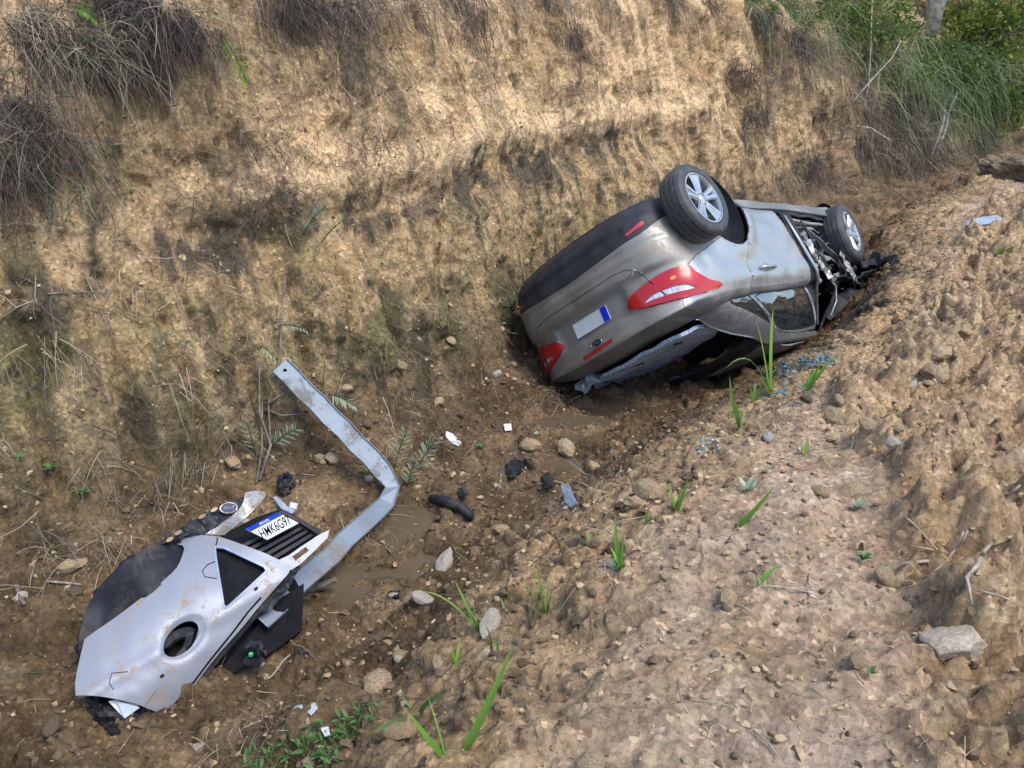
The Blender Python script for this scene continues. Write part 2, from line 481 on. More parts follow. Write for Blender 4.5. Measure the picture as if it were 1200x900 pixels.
ground_d = .05*big + (.028-.012*onm)*med + .009*grain + rough_zone*(.17*lump*(.7+.6*med)+.065*lump2*(.8+.5*grain)+.022*lump3+.05*med+.014*grain) \
    + (1-rough_zone)*(.012*lump2*ss(.35, .8, eid)) + .011*lump3*ss(.45, .8, gid) \
    + (1-onm)*(1-isw)*(1-flo)*(.05*lump*ss(.3, .8, cid)+.03*lump2)
ground_d = ground_d + flo*(.045*lump2*ss(.4, .9, eid) + .05*med - .012)
# dams between the puddles
for uc in (3.12, 4.72, 6.5):
    ground_d = ground_d + flo*.055*np.exp(-((Uc-uc)/.16)**2)
# bank: gullies down the face, ledge, tooth grooves, crumbs
gully = ridge(Uc*1.25+.25*med, Zc*.35, 2.0, 3, 31)
gul2 = ridge(Uc*4.2+.4*med-Zc*.5, Zc*1.1, 7.0, 3, 33)
tooth = np.abs(((Uc-.13*Zc+.10*perlin(Uc*1.5, Zc*1.2, 0, 41))/.36) % 1 - .5)*2
tz = ss(-.85, -.5, Zc)*ss(.45, .05, Zc)*ss(.4, 1.2, Uc)*ss(5.2, 3.6, Uc)
ledge_z = .74+.08*perlin(Uc*.8, 0, 0, 51)
ledge = ss(.22, 0, np.abs(Zc-ledge_z-.05))*ss(2.2, 3.0, Uc)*ss(11, 7.5, Uc)
under = ss(.30, .02, np.abs(Zc-ledge_z+.24))*ss(1.8, 2.6, Uc)*ss(11, 7.5, Uc)
wall_d = .16*big + .12*(gully-.5) + .05*(gul2-.4)*(1-.7*ledge) + .030*(ridge(Uc*10+.5*med-1.2*Zc, Zc*1.7, 5.0, 3, 35)-.4)*(1-.8*ledge) + .062*med*(1-.6*ledge) + .017*grain + .007*lump3*(1-.8*ledge) \
    - .085*tz*ss(.55, 1.0, tooth)*(.5+1.2*np.clip(perlin(Uc*1.1, Zc*1.3, 4, 43)+.4, 0, 1)) + .02*tz + .05*ledge - .06*under
disp = ground_d*(1-isw)+wall_d*isw
far = ss(12, 20, Uc)
disp = disp*(1+.8*far) + far*.25*fbm(X*.5, Y*.5, Z*.5, 3, 61)*isw
P = Pb + Nb*disp[..., None]
# --- earth attributes
hgt = Zc
wet = np.clip(flo*1.0 + (1-isw)*ss(-.30, -.75, P[..., 2])*1.0, 0, 1)*(.85+.4*fbm(Uc*2, Sc*2, 0, 3, 71))  # damp floor, spread up the sides to paint in the ditch's shade
wet = np.clip(wet + isw*ss(-.05, -.8, P[..., 2])*.7, 0, 1)  # lower bank: damp and painted shade together
moss = .22*isw*ss(.55, -.1, Zc)*ss(9, 6, Uc)*(.8+.8*med) + .40*isw*ss(.05, .5, fbm(Uc*1.8, Zc*2.2, 0, 4, 81)+.25*ss(.3, -.6, Zc)-.12+.55*ss(1.9, 1.3, Uc)*ss(1.3, .6, Zc)*ss(-.3, .1, Zc))*.8*ss(1.4, .7, Zc)*ss(9, 6, Uc)
pale = np.clip(isw*(ledge*.9 + .75*ss(-.05, .25, fbm(Uc*.9, Zc*1.6, 5, 3, 91))*ss(.2, .9, Zc)) + (1-isw)*.3*ss(.1, .3, fbm(Uc*3, Sc*3, 2, 3, 95)), 0, 1)
dry = onm*(1-.75*rough_zone)*(.70+.6*fbm(Uc*2.5, Sc*2.5, 1, 4, 97))
dark = isw*(.8*under*ss(-.1, .25, med+.1) + (.55-.25*ss(.4, 1, Zc))*ss(.12, .4, fbm(Uc*3.1-Zc*1.2, Zc*1.3, 9, 4, 101))) + (1-isw)*.25*ss(.15, .4, fbm(Uc*4, Sc*4, 7, 3, 103))  # the ledge term paints overhang shade, the rest is random stains
dark = np.clip(dark + isw*.7*ss(1.95, 1.35, Uc)*ss(-.2, .2, Zc)*ss(1.5, 1.0, Zc)*(.6+med) + isw*(.60-.2*ss(.4, 1, Zc))*ss(.06, .36, fbm(Uc*7.5+.4*med-.8*Zc, Zc*1.5, 3, 4, 121)) + isw*.35*ss(-.1, -.6, Zc) + isw*ss(12, 17, Uc)*.35, 0, 1)  # streaky stains; darker low on the bank for damp and painted shade
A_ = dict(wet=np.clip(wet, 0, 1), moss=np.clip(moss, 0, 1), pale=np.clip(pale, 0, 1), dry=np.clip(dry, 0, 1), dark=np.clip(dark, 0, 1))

def grid_mesh(name, k0, k1):
    Q = P[:, k0:k1]; nu, nk = Q.shape[:2]
    i = (np.arange(nu-1)[:, None]*nk + np.arange(nk-1)[None])
    Fq = np.stack([i, i+1, i+nk+1, i+nk], -1).reshape(-1, 4)
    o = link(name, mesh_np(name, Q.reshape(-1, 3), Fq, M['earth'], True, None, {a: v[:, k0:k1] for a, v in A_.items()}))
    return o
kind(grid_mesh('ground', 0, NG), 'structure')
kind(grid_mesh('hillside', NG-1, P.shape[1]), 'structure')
# coarse copy for ray hits
iu = np.unique(np.r_[np.arange(0, len(Ug), 4), len(Ug)-1]); ik = np.unique(np.r_[np.arange(0, P.shape[1], 4), P.shape[1]-1])
Q = P[np.ix_(iu, ik)]; nu, nk = Q.shape[:2]
i = (np.arange(nu-1)[:, None]*nk + np.arange(nk-1)[None])
BVH = BVHTree.FromPolygons([tuple(map(float, p)) for p in Q.reshape(-1, 3)], np.stack([i, i+1, i+nk+1, i+nk], -1).reshape(-1, 4).tolist())

FWD = np.array([0, math.cos(PITCH), -math.sin(PITCH)]); UPV = np.array([0, math.sin(PITCH), math.cos(PITCH)]); RGT = np.array([1., 0, 0])
def ray(px, py):
    return RGT*(px-600)/F_PX + UPV*(450-py)/F_PX + FWD
def at(px, py, t):
    return CAM + ray(px, py)*t
def hit(px, py):
    d = ray(px, py); l = np.linalg.norm(d)
    h = BVH.ray_cast(Vector(CAM), Vector(d/l))
    if h[0] is None:
        return at(px, py, 20), np.array((0, 0, 1.)), 20
    n = np.array(h[1]); n = n if n[2] > 0 or n @ d < 0 else -n
    if n @ d > 0: n = -n
    return np.array(h[0]), n, h[3]/l
def drop(x, y, z=3):
    h = BVH.ray_cast(Vector((x, y, z)), Vector((0, 0, -1)))
    return np.array(h[0]) if h[0] is not None else np.array((x, y, 0.))

# ------------------------------------------------------------------ puddles
def puddle(u0, u1, s0, s1, z):
    n = 26
    V = [(*( (u0+(u1-u0)*(.5+.5*math.cos(a)*(1+.1*math.sin(3*a))))*DD + (s0+(s1-s0)*(.5+.5*math.sin(a)*(1+.1*math.cos(2*a))))*NN), z) for a in np.linspace(0, 2*math.pi, n, endpoint=False)]
    b = MB(); b.add(V, [tuple(range(n))]); o = b.build('puddle', M['water'])
    return kind(o, 'structure')
puddle(.9, 3.15, -3.5, -2.0, -1.012)
puddle(3.1, 4.75, -3.4, -1.9, -1.092)
puddle(4.75, 6.6, -3.5, -1.8, -1.262)
# ------------------------------------------------------------------ the wrecked car (car axes: x forward, y left, z up; origin under the rear axle)
LOW = np.array([(-1.045,0),(-1.025,.34),(-.965,.60),(-.83,.77),(-.60,.855),(-.30,.89),(.10,.905),(.60,.91),(1.05,.91),(1.6,.91),(2.05,.905),(2.75,.885),(3.30,.70),(3.47,0)])
BELT = np.array([(-.50,0),(-.49,.30),(-.46,.52),(-.40,.655),(-.30,.735),(-.12,.775),(.15,.795),(.60,.80),(1.05,.80),(1.6,.79),(1.95,.76),(2.12,.55),(2.24,.25),(2.28,0)])
ROOF = np.array([(.28,0),(.285,.20),(.30,.36),(.33,.46),(.37,.545),(.44,.595),(.55,.635),(.75,.66),(1.0,.665),(1.2,.655),(1.33,.61),(1.40,.40),(1.44,.2),(1.46,0)])
ZTOP = np.array([1.085,1.08,1.065,1.045,1.015,.99,.985,.98,.97,.955,.94,.93,.85,.83])
ZBELT = np.array([1.10,1.10,1.09,1.075,1.05,1.03,1.02,1.01,1.0,.99,.98,1.0,1.02,1.03])
ZROOF = np.array([1.42,1.42,1.415,1.41,1.405,1.40,1.41,1.42,1.425,1.42,1.41,1.41,1.415,1.42])
RZ = np.array([[.16,.12],[.22,.05],[.30,.0],[.45,-.02],[.60,-.015],[.67,.005],[.71,.045],[.80,.05],[.92,.05],[1.0,.045],[1.05,.03],[1.085,.035]])
SZ = np.array([[.16,.09],[.22,.055],[.26,.03],[.32,.005],[.45,-.0],[.60,.0],[.75,.004],[.84,.0],[.88,.006],[.93,.02],[.98,.042],[1.085,.085]])
def cr(Pc, t):
    one = Pc.ndim == 1
    if one: Pc = Pc[:, None]
    n = len(Pc); t = np.clip(np.asarray(t, float), 0, n-1-1e-9); i = t.astype(int); f = (t-i)[..., None]
    g = lambda k: Pc[np.clip(k, 0, n-1)]
    p0, p1, p2, p3 = g(i-1), g(i), g(i+1), g(i+2)
    r = .5*((2*p1)+(p2-p0)*f+(2*p0-5*p1+4*p2-p3)*f*f+(3*p1-p0-3*p2+p3)*f**3)
    return r[..., 0] if one else r
def S(t, v):
    t, v = np.broadcast_arrays(np.asarray(t, float), np.asarray(v, float))
    ts = np.abs(t); sg = np.where(t < 0, -1., 1.)
    lo = cr(LOW, ts); be = cr(BELT, ts); ro = cr(ROOF, ts); zt = cr(ZTOP, ts); zb = cr(ZBELT, ts); zr = cr(ZROOF, ts)
    vv = np.clip(v, 0, 1); z0 = .16+(zt-.16)*vv
    wy = ss(1.6, 4.6, ts)*(1-ss(11.3, 12.8, ts)); wr = 1-ss(2.2, 4.8, ts); wf = ss(11.3, 12.8, ts)
    rz = np.interp(z0, RZ[:, 0], RZ[:, 1]); sz = np.interp(z0, SZ[:, 0], SZ[:, 1])
    x0 = lo[..., 0]+rz*wr-.6*rz*wf; y0 = lo[..., 1]-sz*wy
    for xa, za in ((-.05, .31), (2.65, .33)):
        y0 = y0+.022*np.exp(-((np.hypot(x0-xa, z0-za)-.36)/.07)**2)*wy
    a = np.clip(v-1, 0, 1)
    x1 = np.where(v > 1, x0*(1-a)+be[..., 0]*a, x0); y1 = np.where(v > 1, y0*(1-a)+be[..., 1]*a, y0)
    z1 = np.where(v > 1, zt*(1-a)+zb*a+.012*np.sin(a*np.pi), z0)
    b = np.clip(v-2, 0, 1); bul = .018*np.sin(b*np.pi); wyg = ss(2.5, 5, ts)*(1-ss(9.8, 11.5, ts))
    x2 = np.where(v > 2, be[..., 0]*(1-b)+ro[..., 0]*b, x1); bb = b*(1-wyg)+wyg*b**1.8; y2 = np.where(v > 2, be[..., 1]*(1-bb)+ro[..., 1]*bb, y1)
    z2 = np.where(v > 2, zb*(1-b)+zr*b+.02*np.sin(b*np.pi)*(1-wyg), z1)
    c = np.clip(v-3, 0, 1); k = 1-c
    x3 = np.where(v > 3, .86+(ro[..., 0]-.86)*k, x2); y3 = np.where(v > 3, ro[..., 1]*k, y2); z3 = np.where(v > 3, zr+.045*(1-k*k), z2)
    return np.stack([x3, y3*sg, z3], -1)
def dent(t, v, P3):
    """crash damage and pressed shapes, along the outward normal"""
    x, y, z = P3[..., 0], P3[..., 1], P3[..., 2]
    d = .009*fbm(x*3, y*3, z*3, 3, 301)+.012*np.minimum(0, fbm(x*1.7+3, y*1.7, z*2.4, 2, 303)+.1)
    d = d - .018*np.exp(-(((x+.55)/.18)**2+((z-.62)/.10)**2))*(y > 0)          # dent above the rear corner
    d = d - .014*np.exp(-(((x-.05)/.16)**2+((z-.80)/.05)**2))*(y > 0)
    d = d + .010*np.exp(-(((x-.10)/.25)**2+((z-.90)/.025)**2))*(y > 0)
    d = d - .016*ss(.12, .0, np.abs((x+.62)-.35*(z-.55)))*ss(.35, .0, np.abs(z-.62))*(y > .5) + .010*ridge(x*2.1, y*2.1+5, z*2.1, 2, 305)*ss(.3, .9, np.abs(y))*(z < .95)
    rear = (np.abs(t) < 2.1)*(v < 1)
    d = d - rear*.030*ss(.40, .33, np.abs(y))*ss(.69, .74, z)*ss(.93, .90, z)     # plate recess
    d = d + .012*np.exp(-(((z-.545)/.02)**2))*(np.abs(t) < 2.6)*ss(2.6, 1.6, np.abs(t))
    d = d - .010*np.exp(-(((z-.50)/.014)**2))*(np.abs(t) < 3.2)
    return d
def Sd(t, v, off=0.0):
    P0 = S(t, v); e = 1e-3
    n = np.cross(S(t+e, v)-P0, S(t, v+e)-P0); n /= np.linalg.norm(n, axis=-1, keepdims=True)+1e-12
    cen = np.stack([np.full(P0.shape[:-1], 1.0), 0*P0[..., 1], np.full(P0.shape[:-1], .6)], -1)
    s = np.sign(((P0-cen)*n).sum(-1)); s = np.where(s == 0, 1, s); n = n*s[..., None]
    return P0 + n*(dent(np.asarray(t, float), np.asarray(v, float), P0)+off)[..., None], n
def side_tv(x, z):
    ts = np.linspace(3, 12, 1500); zt = cr(ZTOP, ts); Q_ = S(ts, (z-.16)/(zt-.16)); k = int(np.argmin(abs(Q_[:, 0]-x)))
    return float(ts[k]), float((z-.16)/(zt[k]-.16))
def smooth_poly(pts, n=6):
    pts = np.array(pts, float); t = np.linspace(0, len(pts)-1, (len(pts)-1)*n+1)
    return [tuple(p) for p in cr(pts, t)]
def offset_poly(poly, du, dv_):
    p = np.array(poly, float); a = np.roll(p, 1, 0); b = np.roll(p, -1, 0)
    s = np.array([1/.25, 1/.8]); q = p/s
    tg = (b-a)/s; nrm = np.stack([tg[:, 1], -tg[:, 0]], 1); nrm /= np.linalg.norm(nrm, axis=1, keepdims=True)+1e-9
    area = .5*np.sum(q[:, 0]*np.roll(q[:, 1], -1)-np.roll(q[:, 0], -1)*q[:, 1])
    return [tuple(r) for r in (q + nrm*np.sign(area)*du)*s]
def inside(poly, x, y):
    c = False; j = len(poly)-1
    for i_ in range(len(poly)):
        xi, yi = poly[i_]; xj, yj = poly[j]
        if (yi > y) != (yj > y) and x < (xj-xi)*(y-yi)/(yj-yi)+xi: c = not c
        j = i_
    return c
def region(add, subs=(), du=.13, dv=.035):
    add = [tuple(p) for p in add]
    xs = [p[0] for p in add]; ys = [p[1] for p in add]
    nx = max(2, int((max(xs)-min(xs))/du)+1); ny = max(2, int((max(ys)-min(ys))/dv)+1)
    bm = bmesh.new()
    gx = np.linspace(min(xs)-1e-3, max(xs)+1e-3, nx+1); gy = np.linspace(min(ys)-1e-3, max(ys)+1e-3, ny+1)
    vs = [[bm.verts.new((a, b, 0)) for b in gy] for a in gx]
    for i_ in range(nx):
        for j in range(ny):
            bm.faces.new((vs[i_][j], vs[i_+1][j], vs[i_+1][j+1], vs[i_][j+1]))
    for poly in [add]+[list(s) for s in subs]:
        for a, b in zip(poly, poly[1:]+poly[:1]):
            x0, x1 = min(a[0], b[0])-1e-6, max(a[0], b[0])+1e-6; y0, y1 = min(a[1], b[1])-1e-6, max(a[1], b[1])+1e-6
            fs = []
            for f in bm.faces:
                fx = [q.co.x for q in f.verts]; fy = [q.co.y for q in f.verts]
                if min(fx) <= x1 and max(fx) >= x0 and min(fy) <= y1 and max(fy) >= y0: fs.append(f)
            d = Vector((b[0]-a[0], b[1]-a[1], 0))
            if d.length < 1e-9 or not fs: continue
            g = list({e for f in fs for e in f.edges})+list({q for f in fs for q in f.verts})+fs
            bmesh.ops.bisect_plane(bm, geom=g, dist=1e-6, plane_co=(a[0], a[1], 0), plane_no=Vector((-d.y, d.x, 0)).normalized())
    kill = []
    for f in bm.faces:
        c = f.calc_center_median()
        if not inside(add, c.x, c.y) or any(inside(s, c.x, c.y) for s in subs): kill.append(f)
    bmesh.ops.delete(bm, geom=kill, context='FACES')
    bmesh.ops.remove_doubles(bm, verts=bm.verts, dist=1.2e-3)
    return bm
def panel(name, parent, material, add, subs=(), off=0.0, gap=.0025, flange=.014, du=.13, dv=.035, surf=None, smooth=True, extra=None):
    surf = surf or Sd
    bm = region(add, subs, du, dv)
    bm.verts.ensure_lookup_table()
    tv = np.array([(q.co.x, q.co.y) for q in bm.verts])
    if not len(tv):
        bm.free(); return None
    P3, n3 = surf(tv[:, 0], tv[:, 1], off)
    if extra is not None:
        P3 = P3 + n3*extra(tv[:, 0], tv[:, 1], P3)[:, None]
    for q, p in zip(bm.verts, P3): q.co = p
    nv = [Vector(q) for q in n3]
    if gap:
        mv = {}
        for e in bm.edges:
            if len(e.link_faces) == 1:
                c = e.link_faces[0].calc_center_median(); mid = (e.verts[0].co+e.verts[1].co)/2
                ed = (e.verts[1].co-e.verts[0].co)
                if ed.length < 1e-7: continue
                d = (c-mid); d = d-ed.normalized()*d.dot(ed.normalized())
                if d.length < 1e-9: continue
                for q in e.verts: mv.setdefault(q.index, []).append(d.normalized())
        for k, ds in mv.items():
            s = Vector((0, 0, 0))
            for d in ds: s += d
            if s.length > 1e-6: bm.verts[k].co += s.normalized()*gap
    if flange:
        be = [e for e in bm.edges if len(e.link_faces) == 1]
        idx = {q: q.index for q in bm.verts}
        new = {}
        for e in be:
            for q in e.verts:
                if q not in new: new[q] = bm.verts.new(q.co-nv[idx[q]]*flange)
        for e in be:
            a, b = e.verts
            try: bm.faces.new((a, b, new[b], new[a]))
            except ValueError: pass
            e.smooth = False
    bmesh.ops.recalc_face_normals(bm, faces=bm.faces)
    # face outwards
    for f in bm.faces: f.smooth = smooth
    me = bpy.data.meshes.new(name); bm.to_mesh(me); bm.free()
    me.materials.append(material)
    return link(name, me, parent)
def mirror(half):
    """close a left half outline (from the centre line out and back) with its mirror image"""
    return half + [(-a, b) for a, b in half[::-1] if abs(a) > 1e-6]

car = empty('overturned_car')
q_ = np.array([-1.7878701264985897, -0.400205564906548, -0.8399946845777917]); tq = np.array([1.0082047578949132, -1.349808541017931, 6.8447449566292])
ang = float(np.linalg.norm(q_)); Rc = np.array(Matrix.Rotation(ang, 3, Vector(q_/ang)))
C2W = np.array([RGT, -UPV, FWD]).T
Rw = C2W @ Rc; Tw = C2W @ tq + CAM
car.matrix_world = Matrix.Translation(Vector(Tw)) @ Matrix(Rw.tolist()).to_4x4()
tag(car, 'wrecked grey silver sedan lying on its roof against the bank, wheels in the air', 'car')
# --- outlines in (t, v)
lampL = smooth_poly([(1.04, .775), (1.20, .71), (1.5, .685), (2.3, .655), (3.0, .665), (3.41, .685)], 4) + smooth_poly([(3.52, .76), (3.9, .85), (4.43, .915), (4.40, .945), (4.1, .952), (3.4, .94), (2.79, .917), (1.6, .85), (1.04, .775)], 4)[:-1]
lampR = [(-a, b) for a, b in lampL][::-1]
NARC = 26
def arch_pts(rad, th0, th1, n=NARC):
    return [side_tv(-.05+rad*math.cos(a), .31+rad*math.sin(a)) for a in np.linspace(R(th0), R(th1), n)]
# angle measured from +x; 180 = rear
arch_rear = arch_pts(.335, 205, 128)          # along the bumper edge, from the sill up
arch_mid = arch_pts(.335, 128, 42)            # along the quarter panel
arch_door = arch_pts(.335, 42, -22)           # along the door
low_line = smooth_poly([(0, .345), (.69, .335), (1.95, .305), (2.48, .29), (3.3, .225), (4.34, .15)], 4)
a0 = [p for p in arch_rear if p[1] > .155]; a1 = [p for p in arch_rear if p[1] <= .155]
top_line = [(0, .495), (.6, .493), (1.07, .49), (1.5, .505), (1.66, .525), (1.81, .57), (1.94, .67), (2.3, .655), (3.0, .665), (3.41, .685), (3.63, .655), (4.1, .61), (4.55, .575)]
bumper = mirror(low_line + a0 + top_line[::-1])
panel('rear_bumper', car, M['paint_lid'], bumper, du=.10, dv=.02)
valance = mirror([(0, 0), (2.0, 0), (4.0, .0), (5.0, .0)] + [p for p in a1 if p[1] > .0][:] + low_line[::-1])
refl = [(1.94, .245), (2.3, .215), (2.60, .195), (2.68, .21), (2.66, .235), (2.3, .252), (1.98, .268)]
reflR = [(-a, b) for a, b in refl][::-1]
panel('bumper_valance', car, M['black_dull'], valance, [refl, reflR], off=-.004, du=.10, dv=.02,
      extra=lambda t, v, p: -.02*np.exp(-((v-.20)/.018)**2)*(np.abs(t) < 1.9))
panel('reflector', car, M['red_dull'], refl, gap=.001, off=-.002, flange=.01)
panel('reflector', car, M['red_dull'], reflR, gap=.001, off=-.002, flange=.01)
lid = mirror([(0, .495), (.6, .493), (1.07, .49), (1.5, .505), (1.66, .525), (1.81, .57), (1.94, .67), (1.93, .70), (2.0, .74), (2.1, .78), (2.2, .82), (2.33, .89), (2.79, .917), (2.80, 1.0), (2.78, 1.78), (2.15, 1.9), (1.2, 1.93), (0, 1.94)])
chm = [(-.57, .945), (.43, .928), (.47, .942), (.44, .957), (-.56, .974), (-.6, .96)]
panel('trunk_lid', car, M['paint_lid'], lid, [lampL, lampR, chm], du=.09, dv=.02)
o = panel('high_brake_light', car, M['red'], chm, gap=.001, off=-.001, flange=.012)
# lamps
clearL = [(1.55, .812), (1.78, .785), (2.1, .783), (2.6, .797), (3.05, .828), (3.30, .868), (3.38, .888), (3.0, .872), (2.22, .836), (1.8, .820)]
amb = [(2.70+.13*math.cos(a), .733+.018*math.sin(a)) for a in np.linspace(0, 2*math.pi, 10, endpoint=False)]
for sgn, lp in ((1, lampL), (-1, lampR)):
    cl = clearL if sgn > 0 else [(-a, b) for a, b in clearL][::-1]
    am = amb if sgn > 0 else [(-a, b) for a, b in amb][::-1]
    tl = panel('tail_lamp', car, M['red'], lp, [cl, am], off=.010, gap=.0, flange=.03, du=.08, dv=.02,
               extra=lambda t, v, p: .006*ss(.0, .1, v-.66))
    panel('clear_lens', tl, M['clear'], cl, off=.007, gap=.001, flange=.012, du=.05, dv=.012, extra=None)
    panel('bulb', tl, M['amber'], am, off=.011, gap=0, flange=.006)
    # dark split line between the lid half and the body half of the lamp
    ln = [(1.93, .668), (1.965, .668), (2.37, .892), (2.335, .892)]
    if sgn < 0: ln = [(-a, b) for a, b in ln][::-1]
    panel('lamp_gap', tl, M['dark'], ln, off=.0135, gap=0, flange=.006, dv=.02)
# quarter panel with the C pillar and roof rail, quarter glass, rear door
qglass = smooth_poly([(4.36, 2.05), (4.55, 1.995), (4.95, 1.965), (5.45, 1.955)], 3) + smooth_poly([(5.53, 2.0), (5.60, 2.3), (5.63, 2.60)], 3) + smooth_poly([(5.35, 2.50), (4.9, 2.32), (4.5, 2.14), (4.36, 2.05)], 3)[:-1]
dglass = [(5.86, 2.05), (6.2, 2.015), (6.9, 1.985), (7.95, 1.975), (8.12, 2.3), (8.36, 2.78), (7.6, 2.80), (6.8, 2.79), (6.25, 2.755), (6.02, 2.69), (5.95, 2.4)]
qtrim = offset_poly(qglass, .016, 0); dtrim = offset_poly(dglass, .017, 0)
door_edge = smooth_poly([(5.9, .62), (5.75, .78), (5.73, .875), (5.72, 1.0)], 4) + [(5.72, 1.5), (5.73, 2.0), (5.76, 2.4), (5.80, 2.74), (6.1, 2.82), (6.8, 2.87), (7.6, 2.88), (8.45, 2.86)]
quarter = [(4.55, .575), (4.1, .61), (3.63, .655), (3.41, .685)] + [p for p in lampL if p[0] >= 3.42][0:0] + \
    smooth_poly([(3.52, .76), (3.9, .85), (4.43, .915), (4.40, .945), (4.1, .952), (3.4, .94), (2.79, .917)], 4) + \
    [(2.80, 1.0), (2.78, 1.78), (2.25, 1.93), (2.32, 2.2), (2.9, 2.48), (3.8, 2.76), (4.3, 2.95), (5.2, 3.05), (7.5, 3.06), (8.9, 3.06), (8.6, 2.9)] + door_edge[::-1][1:] + arch_mid[::-1]
panel('quarter_panel', car, M['paint'], quarter, [qtrim], du=.09, dv=.025)
panel('window_trim', car, M['black'], qtrim, [qglass], off=-.001, gap=.0005, flange=.012)
panel('quarter_glass', car, M['glass'], qglass, off=-.004, gap=0, flange=.004)
door = door_edge[1:] + [(8.50, 2.7), (8.22, 2.2), (8.08, 1.95), (8.04, 1.0), (8.02, .87), (7.95, .55), (7.80, .30), (7.66, .165), (6.6, .155)] + [p for p in arch_door[::-1] if p[1] > .155] + [door_edge[0]]
# arch_door runs 42..-22 degrees
rd = panel('rear_door', car, M['paint'], door, [dtrim], du=.09, dv=.025,
           extra=lambda t, v, p: .010*np.exp(-(((p[:, 0]-.55)/.2)**2+((p[:, 2]-.50)/.09)**2)) - .02*ss(7.5, 8.0, t)*ss(.7, .3, v))
panel('window_trim', rd, M['black'], dtrim, [dglass], off=-.001, gap=.0005, flange=.012)
panel('door_glass', rd, M['glass'], dglass, off=-.005, gap=0, flange=.004)
# door handle
hb = MB()
hp, hn = Sd(np.array([6.08, 6.22, 6.36, 6.5, 6.64]), np.array([.835]*5))
pts = [hp[k]+hn[k]*(.008 if k in (0, 4) else .036) for k in range(5)]
hb.tube(pts, [.010, .013, .014, .013, .010], 8)
cpos = Sd(np.array([6.37]), np.array([.835]))[0][0]
hb.lathe([(.001, 0), (.05, .001), (.05, .004)], 20)
nlast = 60
hb.v[-nlast:] = [(p[0]*1.0+cpos[0], cpos[1]+.001-p[1], p[2]*.62+cpos[2]-.012) for p in hb.v[-nlast:]]
hb.build('door_handle', M['paint'], rd, True)
# sill, roof, right side
sill = [(6.45, 0), (10.4, 0), (10.4, .20), (9.6, .17), (8.0, .13), (6.5, .14)]
panel('sill', car, M['paint'], sill, du=.2, dv=.03)
roof = mirror([(0, 3.02), (2.5, 3.02), (4.4, 3.06), (5.2, 3.06), (8.9, 3.07), (10.0, 3.05), (11, 3.02), (13, 3.02), (13, 3.97), (0, 3.97)])
panel('roof', car, M['paint'], roof, du=.4, dv=.12, extra=lambda t, v, p: .05*fbm(p[:, 0]*2.5, p[:, 1]*2.5, 0, 3, 311)-.10*ss(0, -.5, p[:, 1]))
panel('side_panel', car, M['paint'], [(-11.4, .05), (-6.2, .02), (-5.6, .40), (-5.2, .47), (-4.6, .42), (-4.55, .575), (-4.1, .61), (-3.63, .655), (-3.41, .685), (-3.9, .85), (-4.43, .915), (-4.1, .952), (-2.79, .917), (-2.8, 1.78), (-2.3, 2.1), (-4.3, 2.95), (-9.5, 3.05), (-10.8, 2.1), (-11.4, .9)],
      [[(-4.6, 2.1), (-5.9, 2.75), (-9.2, 2.8), (-10.0, 2.0), (-5.0, 2.0)]], du=.25, dv=.08)
panel('side_glass', car, M['glass'], [(-4.6, 2.1), (-5.9, 2.75), (-9.2, 2.8), (-10.0, 2.0), (-5.0, 2.0)], off=-.006, flange=.004, du=.5, dv=.2)
# dark inside: floor, inner skins, seats
fl = MB()
ts = np.linspace(-12.4, 12.4, 70); out = S(ts, .03); out[:, 1] *= .93; out[:, 0] = .5+(out[:, 0]-.5)*.97
fl.add([(p[0], p[1], .155) for p in out]+[(p[0], p[1], .20) for p in out], [tuple(range(70)), tuple(range(70, 140))[::-1]]+[(k, (k+1) % 70, 70+(k+1) % 70, 70+k) for k in range(70)])
fl.build('floor_pan', M['black_dull'], car)
fu = MB()   # exhaust and rear axle under the floor
fu.tube([(-.60, .45, .17), (-.4, .45, .16), (.2, .1, .14), (2, .05, .14)], .03, 8)
fu.tube([(-.2, .7, .27), (-.05, 0, .22), (0, -.75, .3)], .04, 8)
fu.build('exhaust_pipe', M['metal'], car, True)
def lining(name, tl, vl, off, fm=None):
    panel(name, car, fm or M['dark'], [(tl[0], vl[0]), (tl[1], vl[0]), (tl[1], vl[1]), (tl[0], vl[1])], off=off, gap=0, flange=0, du=.35, dv=.1)
lining('inner_skin', (-11.0, 4.0), (.04, 1.0), -.05)
lining('inner_skin', (4.0, 8.1), (.5, 1.05), -.06)
lining('inner_skin', (-3.0, 3.0), (1.0, 1.85), -.04)
lining('roof_lining', (-13, 13), (3.02, 3.98), -.05)
wl = MB()   # wheel housing
wl.lathe([(.345, .88), (.345, .55), (.02, .55)], 40)
o = wl.build('wheel_housing', M['black_dull'], car, True); o.location = (-.05, 0, .31)
sb = MB()
for yy in (-.38, .38):
    sb.box((1.25, yy, .42), (.52, .5, .16)); sb.box((.98, yy, .75), (.14, .48, .62), Matrix.Rotation(R(-14), 3, 'Y')); sb.box((.90, yy, 1.12), (.09, .26, .18))
sb.box((.15, 0, .45), (.5, 1.2, .16)); sb.box((-.12, 0, .78), (.14, 1.2, .56), Matrix.Rotation(R(-18), 3, 'Y'))
sb.build('seat', M['dark'], car, False, .04)
